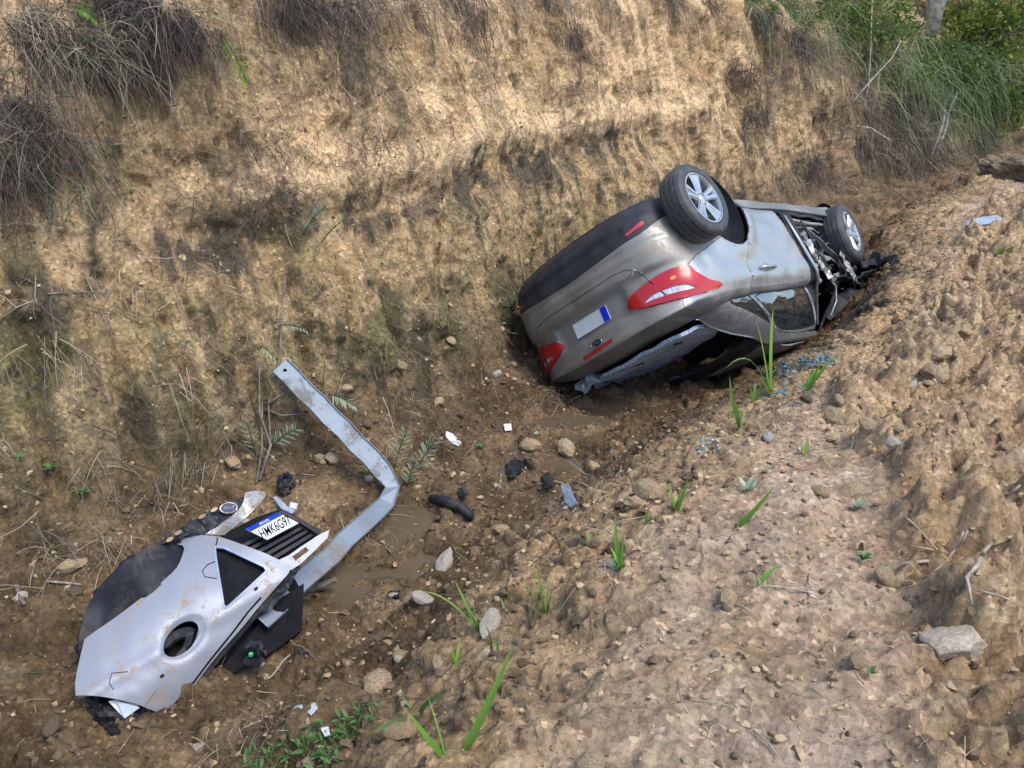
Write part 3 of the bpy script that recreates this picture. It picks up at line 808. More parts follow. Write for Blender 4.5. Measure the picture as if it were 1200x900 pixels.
# broken rear window: frame seal, parcel shelf hanging out, torn corner
sl = MB()
edge = Sd(np.array([2.22, 2.25, 2.32, 2.6, 2.9, 3.4, 3.8, 4.1]), np.array([1.91, 2.02, 2.17, 2.33, 2.46, 2.63, 2.75, 2.9]), .004)[0]
sl.tube(list(edge), .007, 6)
redge = Sd(np.array([3.9, 3.0, 1.5, 0, -1.5, -3.0]), np.array([2.92, 2.97, 3.0, 3.0, 3.0, 2.98]), .006)[0]
sl.build('window_seal', M['chrome'], car, True)
s2 = MB(); s2.tube(list(redge), .009, 6); s2.build('window_seal', M['black'], car, True)
panel('rear_header', car, M['black'], mirror([(0, 2.80), (2.0, 2.78), (3.4, 2.72), (3.9, 2.86), (3.9, 3.0), (2, 3.02), (0, 3.02)]), off=0, du=.2, dv=.05)
shp = np.array([(-.14, .52), (-.28, .51), (-.596, .47), (-.60, .15), (-.59, -.20), (-.57, -.40), (-.40, -.66), (-.20, -.82), (.10, -.66), (.29, -.47), (.27, -.1), (.17, .20), (.02, .40)])
def shelf_surf(a, b, off=0.0):
    z = 1.168 + .012*np.sin(a*9+b*3) + .02*fbm(a*4, b*4, 0, 2, 321)
    return np.stack([a, b, z+off], -1), np.stack([0*a, 0*a, 0*a+1], -1)
ps = panel('parcel_shelf', car, M['carpet'], [tuple(p) for p in shp], off=.0, gap=0, flange=.028, du=.04, dv=.04, surf=shelf_surf)
for (cx, cy) in ((-.42, .30), (-.42, -.12), (-.40, -.50)):
    sm = MB(); sm.box((cx, cy, 1.185), (.09, .022, .012), Matrix.Rotation(R(20), 3, 'Z')); sm.build('shelf_slot', M['dark'], ps, False, .004)
tc = MB()
for k in range(7):
    c = np.array((-.50, -.60, 1.13))+RNG.normal(size=3)*np.array((.04, .06, .02))
    tc.box(c, (.10, .12, .012), Matrix.Rotation(RNG.uniform(-1, 1), 3, 'X') @ Matrix.Rotation(RNG.uniform(0, 3), 3, 'Z'), jit=.012)
tc.build('torn_hinge_cover', M['white'], car)
gp = MB()
gp.add([tuple(p) for p in [(.04, .50, 1.20), (.22, .42, 1.27), (.36, .12, 1.32), (.28, -.06, 1.22), (.10, .30, 1.18)]], [(0, 1, 2, 3, 4)])
gp.build('glass_shard', M['glass'], car)
# plate, badge, lettering
def on_rear(y, z, off=.004):
    ts = np.linspace(0, 3, 900); zt = cr(ZTOP, ts); vv = (z-.16)/(zt-.16); Q_ = S(ts, vv); k = int(np.argmin(abs(Q_[:, 1]-abs(y))))
    t = ts[k]*(1 if y >= 0 else -1)
    p, n = Sd(np.array([t]), np.array([vv[k]]), off); return p[0], n[0]
pc, pn = on_rear(0.0, .815)
pb = MB(); px_ = pc[0]-.004
pb.box((px_, 0, .815), (.006, .37, .12)); pl = pb.build('number_plate', M['plate'], car, False, .002)
pb = MB(); pb.box((px_-.004, .150, .815), (.003, .062, .115)); pb.build('blue_band', M['plate_blue'], pl)
bp, bn = on_rear(0, .99, .002)
bd = MB(); bd.lathe([(.001, -.012), (.035, -.010), (.043, -.006), (.043, .004)], 28)
bd.v = [(p[1]+bp[0], p[0]*1.25+bp[1], p[2]*.62+bp[2]) for p in bd.v]
bdo = bd.build('badge', M['badge_blue'], car, True)
br = MB(); ringp = [(bp[0]-.009, bp[1]+.054*math.cos(a), bp[2]+.0275*math.sin(a)) for a in np.linspace(0, 2*math.pi, 29)]
br.tube(ringp, .0035, 6); br.build('badge_ring', M['chrome'], bdo, True)
def text_mesh(name, s, size, material, parent, mtx, depth=.0015, font_shear=0, ital=0, sx=1.0, bold=0.0):
    cu = bpy.data.curves.new(name, 'FONT'); cu.body = s; cu.size = size; cu.extrude = depth; cu.align_x = 'CENTER'; cu.align_y = 'CENTER'; cu.shear = ital; cu.space_character = sx; cu.offset = bold
    tmp = bpy.data.objects.new(name, cu); COL.objects.link(tmp)
    me = bpy.data.meshes.new_from_object(tmp.evaluated_get(bpy.context.evaluated_depsgraph_get()))
    bpy.data.objects.remove(tmp)
    me.transform(mtx); me.materials.clear(); me.materials.append(material)
    return link(name, me, parent)
def frame(o_, ex, ey):
    ex = Vector(ex).normalized(); ez = ex.cross(Vector(ey)).normalized(); ey = ez.cross(ex)
    m = Matrix((ex, ey, ez)).transposed().to_4x4(); m.translation = Vector(o_); return m
text_mesh('badge_script', 'Ford', .030, M['chrome'], bdo, frame((bp[0]-.0115, 0, bp[2]), (0, -1, 0), (0, 0, 1)), .0008, ital=.3)
fp, fn_ = on_rear(.47, .665, .003)
tx = Vector((0, -1, 0)) - Vector(fn_)*Vector((0, -1, 0)).dot(Vector(fn_))
text_mesh('model_script', 'Focus', .060, M['chrome'], car, frame(fp, tx, (0, 0, 1)), .002, ital=.25)
# --- wheels
def wheel(name, loc, axis, spin, scale=1.0):
    tb = MB()
    tyre = [(.222, .095), (.232, .108), (.262, .112), (.292, .104), (.310, .088), (.317, .066), (.319, .062), (.312, .058), (.312, .050), (.320, .046), (.321, .012), (.313, .008), (.313, -.002), (.321, -.006), (.320, -.04), (.312, -.044), (.312, -.052), (.319, -.056), (.317, -.066), (.310, -.088), (.292, -.104), (.262, -.112), (.232, -.108), (.222, -.095)]
    tb.lathe(tyre, 64)
    t_ = tb.build(name, M['tyre'], car, True, autosmooth=35)
    ax = Vector(axis).normalized()
    t_.matrix_local = Matrix.Translation(Vector(loc)) @ Vector((0, 1, 0)).rotation_difference(ax).to_matrix().to_4x4() @ Matrix.Rotation(spin, 4, 'Y') @ Matrix.Scale(scale, 4)
    rb = MB()
    rb.lathe([(.226, .092), (.224, .102), (.214, .103), (.208, .092), (.200, .075), (.196, -.09), (.226, -.092)], 64)
    for k in range(5):
        for s2_ in (-1, 1):
            a = 2*math.pi*k/5 + s2_*.17; a2 = 2*math.pi*k/5 + s2_*.22
            p0 = np.array((.045*math.cos(a2), .078, .045*math.sin(a2))); p1 = np.array((.206*math.cos(a), .092, .206*math.sin(a)))
            d = p1-p0; d /= np.linalg.norm(d); sd_ = np.cross(d, (0, 1, 0)); sd_ /= np.linalg.norm(sd_)
            V = []
            for p_, wd in ((p0, .022), (p0*.45+p1*.55, .021), (p1, .030)):
                V += [p_+sd_*wd+np.array((0, -.006, 0)), p_+sd_*wd*.55+np.array((0, .008, 0)), p_-sd_*wd*.55+np.array((0, .008, 0)), p_-sd_*wd+np.array((0, -.006, 0)), p_+np.array((0, -.03, 0))]
            Fs = [(i_*5+j, i_*5+(j+1) % 5, i_*5+5+(j+1) % 5, i_*5+5+j) for i_ in (0, 1) for j in range(5)]
            rb.add(V, Fs)
    rb.lathe([(.001, .092), (.030, .091), (.036, .086), (.066, .080), (.070, .06), (.070, .03)], 32)
    rim = rb.build('rim', M['rim'], t_, True, autosmooth=40)
    db = MB(); db.lathe([(.001, .02), (.05, .022), (.05, .005), (.15, .004), (.15, -.02), (.001, -.02)], 40); db.lathe([(.19, -.08), (.001, -.085)], 40)
    db.build('brake_disc', M['dark'], t_, True, autosmooth=30)
    for k in range(5):
        nb = MB(); a = 2*math.pi*k/5+.6
        nb.tube([(.05*math.cos(a), .075, .05*math.sin(a)), (.05*math.cos(a), .09, .05*math.sin(a))], .008, 6)
        nb.build('wheel_nut', M['metal'], rim)
    return t_
wheel('wheel', (-.52, .955, .325), (-.03, .999, .01), .3, .93)
wheel('wheel', (2.30, .87, .50), (.085, .985, .13), .9, .94)
wheel('wheel', (-.05, -.80, .33), (0, -1, 0), .1)
wheel('wheel', (2.62, -.80, .33), (0, -1, 0), .1)
# --- the torn open front: pillars, windscreen, bonnet, inner metal
panel('door_pillar', car, M['black'], [(8.03, .14), (8.38, .14), (8.5, 1.0), (8.55, 2.0), (8.95, 2.9), (8.50, 2.9), (8.24, 2.2), (8.10, 1.95), (8.06, 1.0), (7.97, .55)], off=-.03, du=.1, dv=.05)
stp = MB()
stp.tube(list(Sd(np.array([8.05, 8.2, 8.32, 8.40, 8.52, 8.75]), np.array([.22, .55, .9, 1.2, 2.0, 2.8]), -.012)[0]), [.012, .018, .02, .02, .016, .012], 6)
stp.build('pillar_edge', M['paint'], car, True)
panel('front_pillar', car, M['black'], [(9.6, 1.9), (10.4, 1.9), (10.5, 2.1), (10.0, 2.95), (9.3, 2.95)], off=.0, du=.12, dv=.05)
panel('windscreen', car, M['glass'], mirror([(13, 2.0), (10.55, 2.05), (10.1, 2.9), (13, 2.97)])[:4] , off=-.004, flange=.005, du=.3, dv=.1, extra=lambda t, v, p: .02*fbm(p[:, 0]*5, p[:, 1]*5, 0, 3, 331))
panel('bonnet', car, M['black'], [(13, 1.0), (11.9, 1.0), (11.0, 1.05), (10.6, 1.6), (10.5, 2.0), (13, 2.0)], du=.12, dv=.06, extra=lambda t, v, p: -.05+.07*fbm(p[:, 0]*3.5, p[:, 1]*3.5, 1, 3, 341))
panel('bonnet', car, M['black'], [(-13, 1.0), (-11.9, 1.0), (-10.6, 1.05), (-10.5, 2.0), (-13, 2.0)], du=.2, dv=.1, extra=lambda t, v, p: .05*fbm(p[:, 0]*3.5, p[:, 1]*3.5, 1, 3, 342))
def sheet(name, x0, x1, z0, z1, yf, material, seed, amp, nx=26, nz=16, jag=.04):
    a, b = np.meshgrid(np.linspace(0, 1, nx), np.linspace(0, 1, nz), indexing='ij')
    x = x0+(x1-x0)*a + jag*fbm(b*6, a*2, seed, 3, seed)*(np.abs(a-.5) > .4); z = z0+(z1-z0)*b + jag*fbm(a*6, b*2, seed+.5, 3, seed+1)*(np.abs(b-.5) > .4)
    y = yf(x, z) + amp*ridge(x*5, z*5, seed, 3, seed+2)
    V = np.stack([x, y, z], -1).reshape(-1, 3); i_ = np.arange(nx-1)[:, None]*nz+np.arange(nz-1)[None]
    me = mesh_np(name, V, np.stack([i_, i_+1, i_+nz+1, i_+nz], -1).reshape(-1, 4), material, False)
    o_ = link(name, me, car); s_ = o_.modifiers.new('thickness', 'SOLIDIFY'); s_.thickness = .004
    return o_
sheet('inner_fender', 1.75, 2.55, .28, .80, lambda x, z: .60+.1*(z-.3), M['metal'], 401, .07)
sheet('bulkhead', 1.55, 1.95, .25, .95, lambda x, z: .52-.3*(x-1.7), M['black_dull'], 411, .08)
sheet('torn_fender', 1.9, 2.28, .72, .98, lambda x, z: .84-.25*(x-2.0), M['metal'], 421, .08, 16, 12, .08)
eng = MB()
eng.box((2.75, 0, .55), (.95, 1.15, .55), jit=.05); eng.box((1.9, 0, .75), (.35, 1.3, .4), jit=.05)
eng.build('engine_block', M['dark'], car, False, .03)
def strip(p0, p1, wd, bend_, material, name, thick=.003, k=7):
    p0 = np.array(p0); p1 = np.array(p1); d = p1-p0; L = np.linalg.norm(d); d /= L
    s = np.cross(d, RNG.normal(size=3)); s /= np.linalg.norm(s); n_2 = np.cross(d, s)
    b = MB(); V = []
    off1 = RNG.normal(size=(k, 3))*bend_*L
    for i_ in range(k):
        f = i_/(k-1); c = p0+d*L*f+off1[i_]*math.sin(math.pi*f)
        ww = wd*(.5+.8*RNG.random())
        for sx, sn in ((-1, -1), (1, -1), (1, 1), (-1, 1)):
            V.append(c+s*ww*sx/2+n_2*thick*sn/2)
    Fs = [(i_*4+j, i_*4+(j+1) % 4, i_*4+4+(j+1) % 4, i_*4+4+j) for i_ in range(k-1) for j in range(4)]+[(3, 2, 1, 0), tuple(4*(k-1)+j for j in range(4))]
    b.add(V, Fs); return b.build(name, material, car)
# rails and named bent pieces, as seen in the gap between door and front wheel
strip((1.05, .84, .235), (2.15, .84, .31), .05, .01, M['paint'], 'sill_rail', .02)
strip((1.10, .80, .30), (2.10, .80, .37), .06, .012, M['metal'], 'sill_rail', .02)
strip((1.15, .78, .36), (2.15, .78, .43), .035, .015, M['metal'], 'sill_rail', .012)
strip((1.30, .80, .45), (2.05, .80, .80), .06, .03, M['metal'], 'bent_bracket', .006)
strip((1.55, .82, .40), (2.10, .80, .74), .05, .04, M['metal'], 'bent_bracket', .006)
strip((1.62, .84, .96), (2.12, .80, .86), .07, .03, M['paint'], 'bent_bracket', .006)
strip((1.95, .84, .80), (2.30, .80, .95), .09, .05, M['metal'], 'bent_bracket', .006)
strip((2.08, .78, .34), (2.22, .82, .62), .10, .05, M['metal'], 'bent_bracket', .006)
strip((1.48, .84, .55), (1.60, .84, .95), .05, .05, M['metal'], 'bent_bracket', .006)
for k in range(24):
    c = np.array((RNG.uniform(1.25, 2.2), RNG.uniform(.66, .84), RNG.uniform(.40, .92)))
    a = RNG.uniform(-.6, 1.2); l = RNG.uniform(.08, .24)
    d = np.array((math.cos(a), RNG.normal()*.3, math.sin(a)))*l/2
    strip(c-d, c+d, RNG.uniform(.012, .05), .06, RNG.choice([M['metal'], M['metal'], M['paint'], M['black']]), 'torn_metal_scrap', .003, 6)
for k in range(9):
    b = MB(); c = np.array((RNG.uniform(1.3, 2.1), RNG.uniform(.72, .86), RNG.uniform(.42, .9)))
    pts = [c]
    dr = RNG.normal(size=3)*.06
    for j in range(7):
        dr = dr*.8+RNG.normal(size=3)*np.array((.05, .02, .05)); pts.append(np.clip(pts[-1]+dr, (1.2, .7, .38), (2.2, .9, .95)))
    b.tube(pts, .006, 5); b.build('cable', M['cable'], car, True)
# black wheel liner round the front wheel, torn trim pointing right, long loose strip
sheet('wheel_liner', 2.05, 2.95, .12, .40, lambda x, z: .55+.0*x, M['black_dull'], 431, .12, 22, 12, .06)
ll = MB(); ll.lathe([(.36, .70), (.37, .40), (.36, .36)], 40)
ll.f = ll.f[:]; o = ll.build('wheel_liner', M['black_dull'], car, True); o.location = (2.36, .12, .46); o.scale = (1, 1, 1)
strip((2.45, .86, .83), (3.55, .74, .79), .09, .02, M['black'], 'torn_trim', .02, 9)
strip((2.40, .80, .72), (3.0, .72, .80), .12, .04, M['black_dull'], 'torn_trim', .03, 8)
def to_car(p): return Rw.T @ (np.array(p)-Tw)
strip(to_car(at(984, 386, hit(984, 388)[2]-.05)), to_car(at(1042, 320, hit(1042, 322)[2]-.12)), .03, .004, M['black'], 'loose_window_strip', .014, 9)
strip(to_car(at(1000, 308, hit(1012, 316)[2]-.10)), to_car(at(1048, 305, hit(1046, 308)[2]-.10)), .10, .03, M['black'], 'torn_trim', .03, 9)
strip(to_car(at(985, 318, hit(1000, 330)[2]-.05)), to_car(at(1030, 312, hit(1030, 316)[2]-.10)), .13, .04, M['black_dull'], 'torn_trim', .03, 8)
strip(to_car(at(968, 372, hit(975, 380)[2]-.02)), to_car(at(1004, 338, hit(1004, 345)[2]-.05)), .12, .02, M['black'], 'broken_windscreen_edge', .01, 8)
sheet('crumpled_wing', 2.45, 3.15, .55, 1.0, lambda x, z: .62-.3*(x-2.5)**2, M['black'], 441, .12, 18, 12, .08)
ap = MB(); ap.tube([(1.66, .80, .92), (1.74, .80, 1.02), (1.70, .76, 1.15), (1.52, .72, 1.28)], .010, 6); ap.build('door_seal', M['metal'], car, True)
# ------------------------------------------------------------------ things lying in the ditch
def adopt(o_, root):
    o_.parent = root; o_.matrix_parent_inverse = Matrix.Translation(-Vector(root.location)); return o_
def poly_surface(fn):
    """surface callback for panel(): (a,b) plane coordinates -> points and outward (towards camera) normals"""
    def surf(a, b, off=0.0):
        P0 = fn(a, b); e = .5
        n = np.cross(fn(a+e, b)-P0, fn(a, b+e)-P0); n /= np.linalg.norm(n, axis=-1, keepdims=True)+1e-12
        v = CAM-P0; s = np.sign((n*v).sum(-1)); s = np.where(s == 0, 1, s); n = n*s[..., None]
        return P0+n*off, n
    return surf
NB = np.array((.35, -.55, .76)); NB /= np.linalg.norm(NB)
AB = at(215, 740, 3.30)
def rays(a, b):
    return RGT*((a-600)/F_PX)[..., None]+UPV*((450-b)/F_PX)[..., None]+FWD
def bumper_fn(depth):
    def fn(a, b):
        a = np.asarray(a, float); b = np.asarray(b, float)
        r = rays(a, b); t = (NB @ (AB-CAM))/(r @ NB)
        return CAM+r*(t+depth(a, b))[..., None]
    return fn
def skin_depth(a, b):
    e = (a-215)*.79-(b-740)*.61; f = (a-215)*.61+(b-740)*.79
    d = .085*(f/62)**2 + .03*(e/150)**2 - .012*np.exp(-((f-6-.12*e)/7.0)**2)
    d = d + .006*fbm(a/40, b/40, 0, 3, 501)
    h = np.hypot(((a-215)*.72-(b-748)*.69)/36, ((a-215)*.69+(b-748)*.72)/22)
    return d + .022*ss(1.0, .6, h)
bump_root = empty('torn_bumper', tuple(drop(AB[0], AB[1])))
tag(bump_root, 'torn off silver front bumper with oval lamp hole, grille and number plate still on it', 'car bumper')
def bpanel(name, mt, add, subs=(), depth=skin_depth, off=0, flange=.006, d=7, parent=None, smooth=True):
    o_ = panel(name, None, mt, add, subs, off=off, gap=0, flange=flange, du=d, dv=d, surf=poly_surface(bumper_fn(depth)), smooth=smooth)
    root = parent or bump_root
    if parent is None: adopt(o_, root)
    else:
        o_.parent = parent
    return o_
def ell(cx, cy, ra, rb, ang_, n=26):
    ca, sa = math.cos(ang_), math.sin(ang_)
    return [(cx+ra*math.cos(t)*ca-rb*math.sin(t)*sa, cy+ra*math.cos(t)*sa+rb*math.sin(t)*ca) for t in np.linspace(0, 2*math.pi, n, endpoint=False)]
skin = smooth_poly([(89, 816), (88, 800), (93, 774), (99, 749)], 3) + smooth_poly([(114, 738), (140, 720), (188, 683), (207, 665), (214, 650)], 3) + \
    [(216, 643), (214, 639), (204, 637), (200, 634)] + smooth_poly([(209, 630), (222, 627), (240, 627), (256, 629)], 3) + smooth_poly([(270, 633), (289, 640), (310, 648), (327, 656)], 3) + \
    [(340, 650), (346, 656), (338, 672), (322, 690)] + smooth_poly([(300, 715), (284, 735), (245, 780), (205, 836)], 3) + smooth_poly([(196, 839), (178, 832), (158, 824), (135, 819), (110, 815)], 3)
tri = [(253, 642), (262, 643), (309, 665), (311, 669), (269, 708), (265, 711), (263, 708), (254, 652)]
hole = ell(212, 749, 26, 15, R(-46))
sk = bpanel('bumper_skin', M['bumper_paint'], skin, [tri, hole], d=5)
def seam(pts, wd=1.3):
    p = np.array(pts, float); d = np.gradient(p, axis=0); d /= np.linalg.norm(d, axis=1, keepdims=True); n_ = np.stack([-d[:, 1], d[:, 0]], 1)*wd/2
    bpanel('panel_seam', M['dark'], [tuple(q) for q in p+n_]+[tuple(q) for q in (p-n_)[::-1]], off=.0012, flange=.002, d=5)
seam([(252, 658), (243, 662), (237, 669), (240, 676), (254, 678)], 1.0)
seam([(203, 827), (222, 806), (246, 774), (272, 742), (290, 718), (306, 700)], 2.2)
seam([(255, 630), (254, 636), (252, 642)], 1.4)
seam([(135, 812), (128, 800), (131, 789), (150, 787)], .8)
bpanel('clip', M['black'], ell(190, 792, 3.2, 2.0, R(-40), 8), off=.002, flange=.004, d=3); bpanel('clip', M['black'], ell(300, 690, 3, 2.0, R(-40), 8), off=.002, flange=.004, d=3)
bpanel('rolled_edge', M['bumper_paint'], smooth_poly([(89, 816), (110, 815), (135, 819), (158, 824), (178, 832), (196, 839)], 3)+smooth_poly([(190, 834), (176, 826), (158, 816), (135, 809), (110, 803), (90, 803)], 3), off=.004, flange=.02, d=5, depth=lambda a, b: skin_depth(a, b)-.004)
bpanel('lamp_surround', M['bumper_paint'], ell(215, 746, 32, 19.5, R(-46)), [hole], off=.002, flange=.02, d=4)
bpanel('lamp_bezel', M['black'], ell(211, 751, 24, 13.5, R(-46)), [ell(207, 755, 15, 9.5, R(-46))], off=-.03, flange=.02, d=5)
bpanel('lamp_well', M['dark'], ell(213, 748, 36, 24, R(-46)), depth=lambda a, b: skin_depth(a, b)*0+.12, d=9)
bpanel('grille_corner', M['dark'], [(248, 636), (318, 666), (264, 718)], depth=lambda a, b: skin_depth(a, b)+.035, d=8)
trim_t = bpanel('grille_trim', M['panel_blue'], [(251, 639.5), (263, 640.5), (311.5, 663), (314, 669), (270, 711), (264.5, 714.5), (261, 710), (251.5, 652)], [tri], off=.003, flange=.006, d=6)
low_edge = smooth_poly([(205, 836), (245, 780), (284, 735), (300, 715), (322, 690), (338, 672)], 4)
low_edge2 = smooth_poly([(341, 676), (326, 694), (304, 719), (288, 739), (249, 784), (208, 838)], 4)
bpanel('lower_lip', M['black'], low_edge+low_edge2, depth=lambda a, b: skin_depth(a, b)+.02, d=6, flange=.02)
bpanel('scuffed_lip', M['black_dull'], [(282, 736), (302, 712), (322, 688), (341, 656), (352, 664), (338, 690), (318, 714), (296, 728)], depth=lambda a, b: skin_depth(a, b)+.03+.03*fbm(a/12, b/12, 0, 3, 505), d=5, flange=.01, smooth=False)
# black wheel arch liner behind the skin
lin = smooth_poly([(92, 772), (93, 745), (102, 712), (120, 683), (150, 655), (182, 636), (204, 633), (218, 641)], 4) + [(214, 654), (190, 685), (140, 723), (100, 752)]
bpanel('arch_liner', M['black'], lin, depth=lambda a, b: .10+.03*np.sin((a-b*.8)/26)+.022*fbm(a/26, b/26, 0, 3, 521)-.012*ss(.55, .9, np.cos(np.hypot(a-215, b-775)/7.5))+.002*((a-170)**2+(b-690)**2)**.5*.4, d=8, flange=.02)
bpanel('liner_rib', M['black'], [(172, 648), (177, 646), (192, 676), (188, 680)], depth=lambda a, b: 0*a+.105, flange=.02)
# dark inside and underside, down to the water
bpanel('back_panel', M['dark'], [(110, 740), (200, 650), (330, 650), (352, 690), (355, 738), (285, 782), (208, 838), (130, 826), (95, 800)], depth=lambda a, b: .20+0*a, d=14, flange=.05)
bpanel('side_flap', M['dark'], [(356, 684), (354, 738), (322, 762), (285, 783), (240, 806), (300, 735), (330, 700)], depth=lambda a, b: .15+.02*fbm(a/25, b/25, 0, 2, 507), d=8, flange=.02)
bpanel('under_tray', M['black'], [(104, 817), (118, 848), (132, 862), (150, 856), (175, 846), (214, 848), (190, 838), (160, 824), (130, 818)], depth=lambda a, b: .07+.05*fbm(a/18, b/18, 0, 3, 509), d=6, flange=.03, smooth=False)
bpanel('bracket', M['plate'], [(127, 822), (138, 819), (163, 826), (145, 841)], depth=lambda a, b: .05+0*a, d=8, flange=.03)
bpanel('bracket', M['panel_blue'], [(136, 821), (164, 829), (146, 842)], depth=lambda a, b: .035+0*a, d=8, flange=.02)
lw = MB(); c0 = at(297, 768, 3.42)
for k in range(9):
    c = c0+RNG.normal(size=3)*.022; lw.box(c, RNG.uniform(.015, .05, 3), Matrix.Rotation(RNG.uniform(0, 3), 3, Vector(RNG.normal(size=3))), jit=.004)
adopt(lw.build('lamp_motor', M['black'], None), bump_root)
gw = MB(); gw.box(at(294, 767, 3.36), (.016, .014, .012)); adopt(gw.build('plug', simple('green plug', (.05, .45, .2), .4), None), bump_root)
# grille with slats, plate, badge bar
gd = lambda a, b: .055+.02*((a-315)/50)**2
bpanel('grille_back', M['dark'], [(258, 628), (300, 606), (330, 596), (378, 622), (334, 657), (289, 642)], depth=lambda a, b: gd(a, b)+.05, d=10)
for k in range(5):
    f0, f1 = k/5, k/5+.11
    A0 = np.array((283., 638)); A1 = np.array((328., 656)); B0 = np.array((338., 610)); B1 = np.array((374., 627))
    g = lambda A, B, f: tuple(A+(B-A)*f)
    q4 = [g(A0, A1, f0), g(B0, B1, f0), g(B0, B1, f1), g(A0, A1, f1)]
    bpanel('grille_slat', M['black'], [q4[0], q4[1], q4[2], q4[3]], depth=lambda a, b: gd(a, b)+.02, d=6, flange=.02)
bpanel('grille_surround', M['black'], [(326, 601), (330, 597), (378, 622), (374, 627), (349, 611)], depth=lambda a, b: gd(a, b)-.01, d=6, flange=.02)
lipm = [(331, 656), (352, 641), (375, 626), (386, 621), (384, 630), (369, 645), (352, 661), (341, 668)]
bpanel('grille_lip', M['bumper_paint'], lipm, [[(340, 654), (358, 641), (362, 645), (345, 658)]], depth=lambda a, b: skin_depth(a, b)*.4+.03, d=5, flange=.015)
PLQ = [at(*p, 3.52) for p in ((287, 620), (326, 601), (349, 613), (314, 633))]
p_o = sum(PLQ)/4; exv = PLQ[1]-PLQ[0]; eyv = PLQ[0]-PLQ[3]
# squared up plate, in the grille plane
tpl = (NB @ (AB-CAM))/(ray(318, 617) @ NB)+.02
def plq(px, py): 
    r = ray(px, py); return CAM+r*((NB @ (AB-CAM))/(r @ NB)+.015)
c_ = [plq(*p) for p in ((287, 620), (326, 601), (349, 613), (314, 633))]
pcen = sum(c_)/4; ex_ = (c_[1]-c_[0]+c_[2]-c_[3])/2; ey_ = (c_[0]-c_[3]+c_[1]-c_[2])/2
W_, H_ = np.linalg.norm(ex_), np.linalg.norm(ey_)
exn = Vector(ex_).normalized(); ezn = exn.cross(Vector(ey_)).normalized()
if ezn.dot(Vector(CAM-pcen)) < 0: ezn = -ezn
def pbox(name, x0, x1, y0, y1, z0, z1, mt, parent=None):
    b = MB(); V = [pcen+ex_*x+ey_*y+np.array(ezn)*z for x in (x0, x1) for y in (y0, y1) for z in (z0, z1)]
    b.add(V, [(0,1,3,2),(4,6,7,5),(0,4,5,1),(2,3,7,6),(0,2,6,4),(1,5,7,3)])
    o_ = b.build(name, mt, parent)
    return o_ if parent else adopt(o_, bump_root)
npl = pbox('number_plate', -.5, .5, -.5, .5, -.004, .004, M['plate'])
pbox('blue_band', -.497, .497, .26, .497, .0042, .0052, M['plate_blue'], npl)
text_mesh('plate_number', 'HMK6G97', H_*.62, M['plate_black'], npl, frame(pcen-ey_*.13+np.array(ezn)*.0048, ex_, ey_) @ Matrix.Diagonal((.88*W_/(H_*2.55), 1.0, 1, 1)), .0006, bold=.0005)
text_mesh('plate_country', 'BRASIL', H_*.15, M['plate'], npl, frame(pcen+ey_*.38+np.array(ezn)*.0056, ex_, ey_), .0004)
bpanel('badge_bar', M['black_dull'], [(186, 639), (215, 617), (248, 597), (262, 590), (282, 584), (300, 580), (268, 607), (238, 626), (220, 627)], depth=lambda a, b: .14+.02*fbm(a/9, b/9, 0, 3, 511), d=5, flange=.03, smooth=False)
bpanel('bonnet_edge', M['metal'], smooth_poly([(240, 626), (262, 612), (283, 593), (287, 577)], 3)+smooth_poly([(300, 575), (312, 578), (303, 592), (286, 608), (263, 627)], 3), depth=lambda a, b: .10+.03*np.sin((a-b)/22), d=6, flange=.012)
for cx_, cy_ in ((199, 632), (237, 605), (251, 597), (209, 624)):
    bpanel('yellow_clip', M['stone_ochre'], ell(cx_, cy_, 5, 2.2, R(-30), 8), depth=lambda a, b: .115+0*a, d=4)
bdg = bpanel('badge', M['badge_blue'], ell(268, 595, 9.5, 5.6, R(-6), 20), depth=lambda a, b: .115+0*a, d=4, flange=.008)
bpanel('badge_ring', M['metal'], ell(268, 595.2, 10.5, 6.5, R(-6), 24), [ell(268, 595, 9.5, 5.6, R(-6), 20)], depth=lambda a, b: .112+0*a, d=4, flange=.012, parent=None)
bc = CAM+ray(268, 595)*((NB @ (AB-CAM))/(ray(268, 595) @ NB)+.113)
def bq(px, py): return CAM+ray(px, py)*((NB @ (AB-CAM))/(ray(px, py) @ NB)+.113)
bt = text_mesh('badge_script', 'Ford', .022, M['metal'], None, frame(bc, bq(278, 594)-bq(258, 596), bq(268, 590)-bq(268, 600)), .0008, ital=.3); adopt(bt, bump_root)
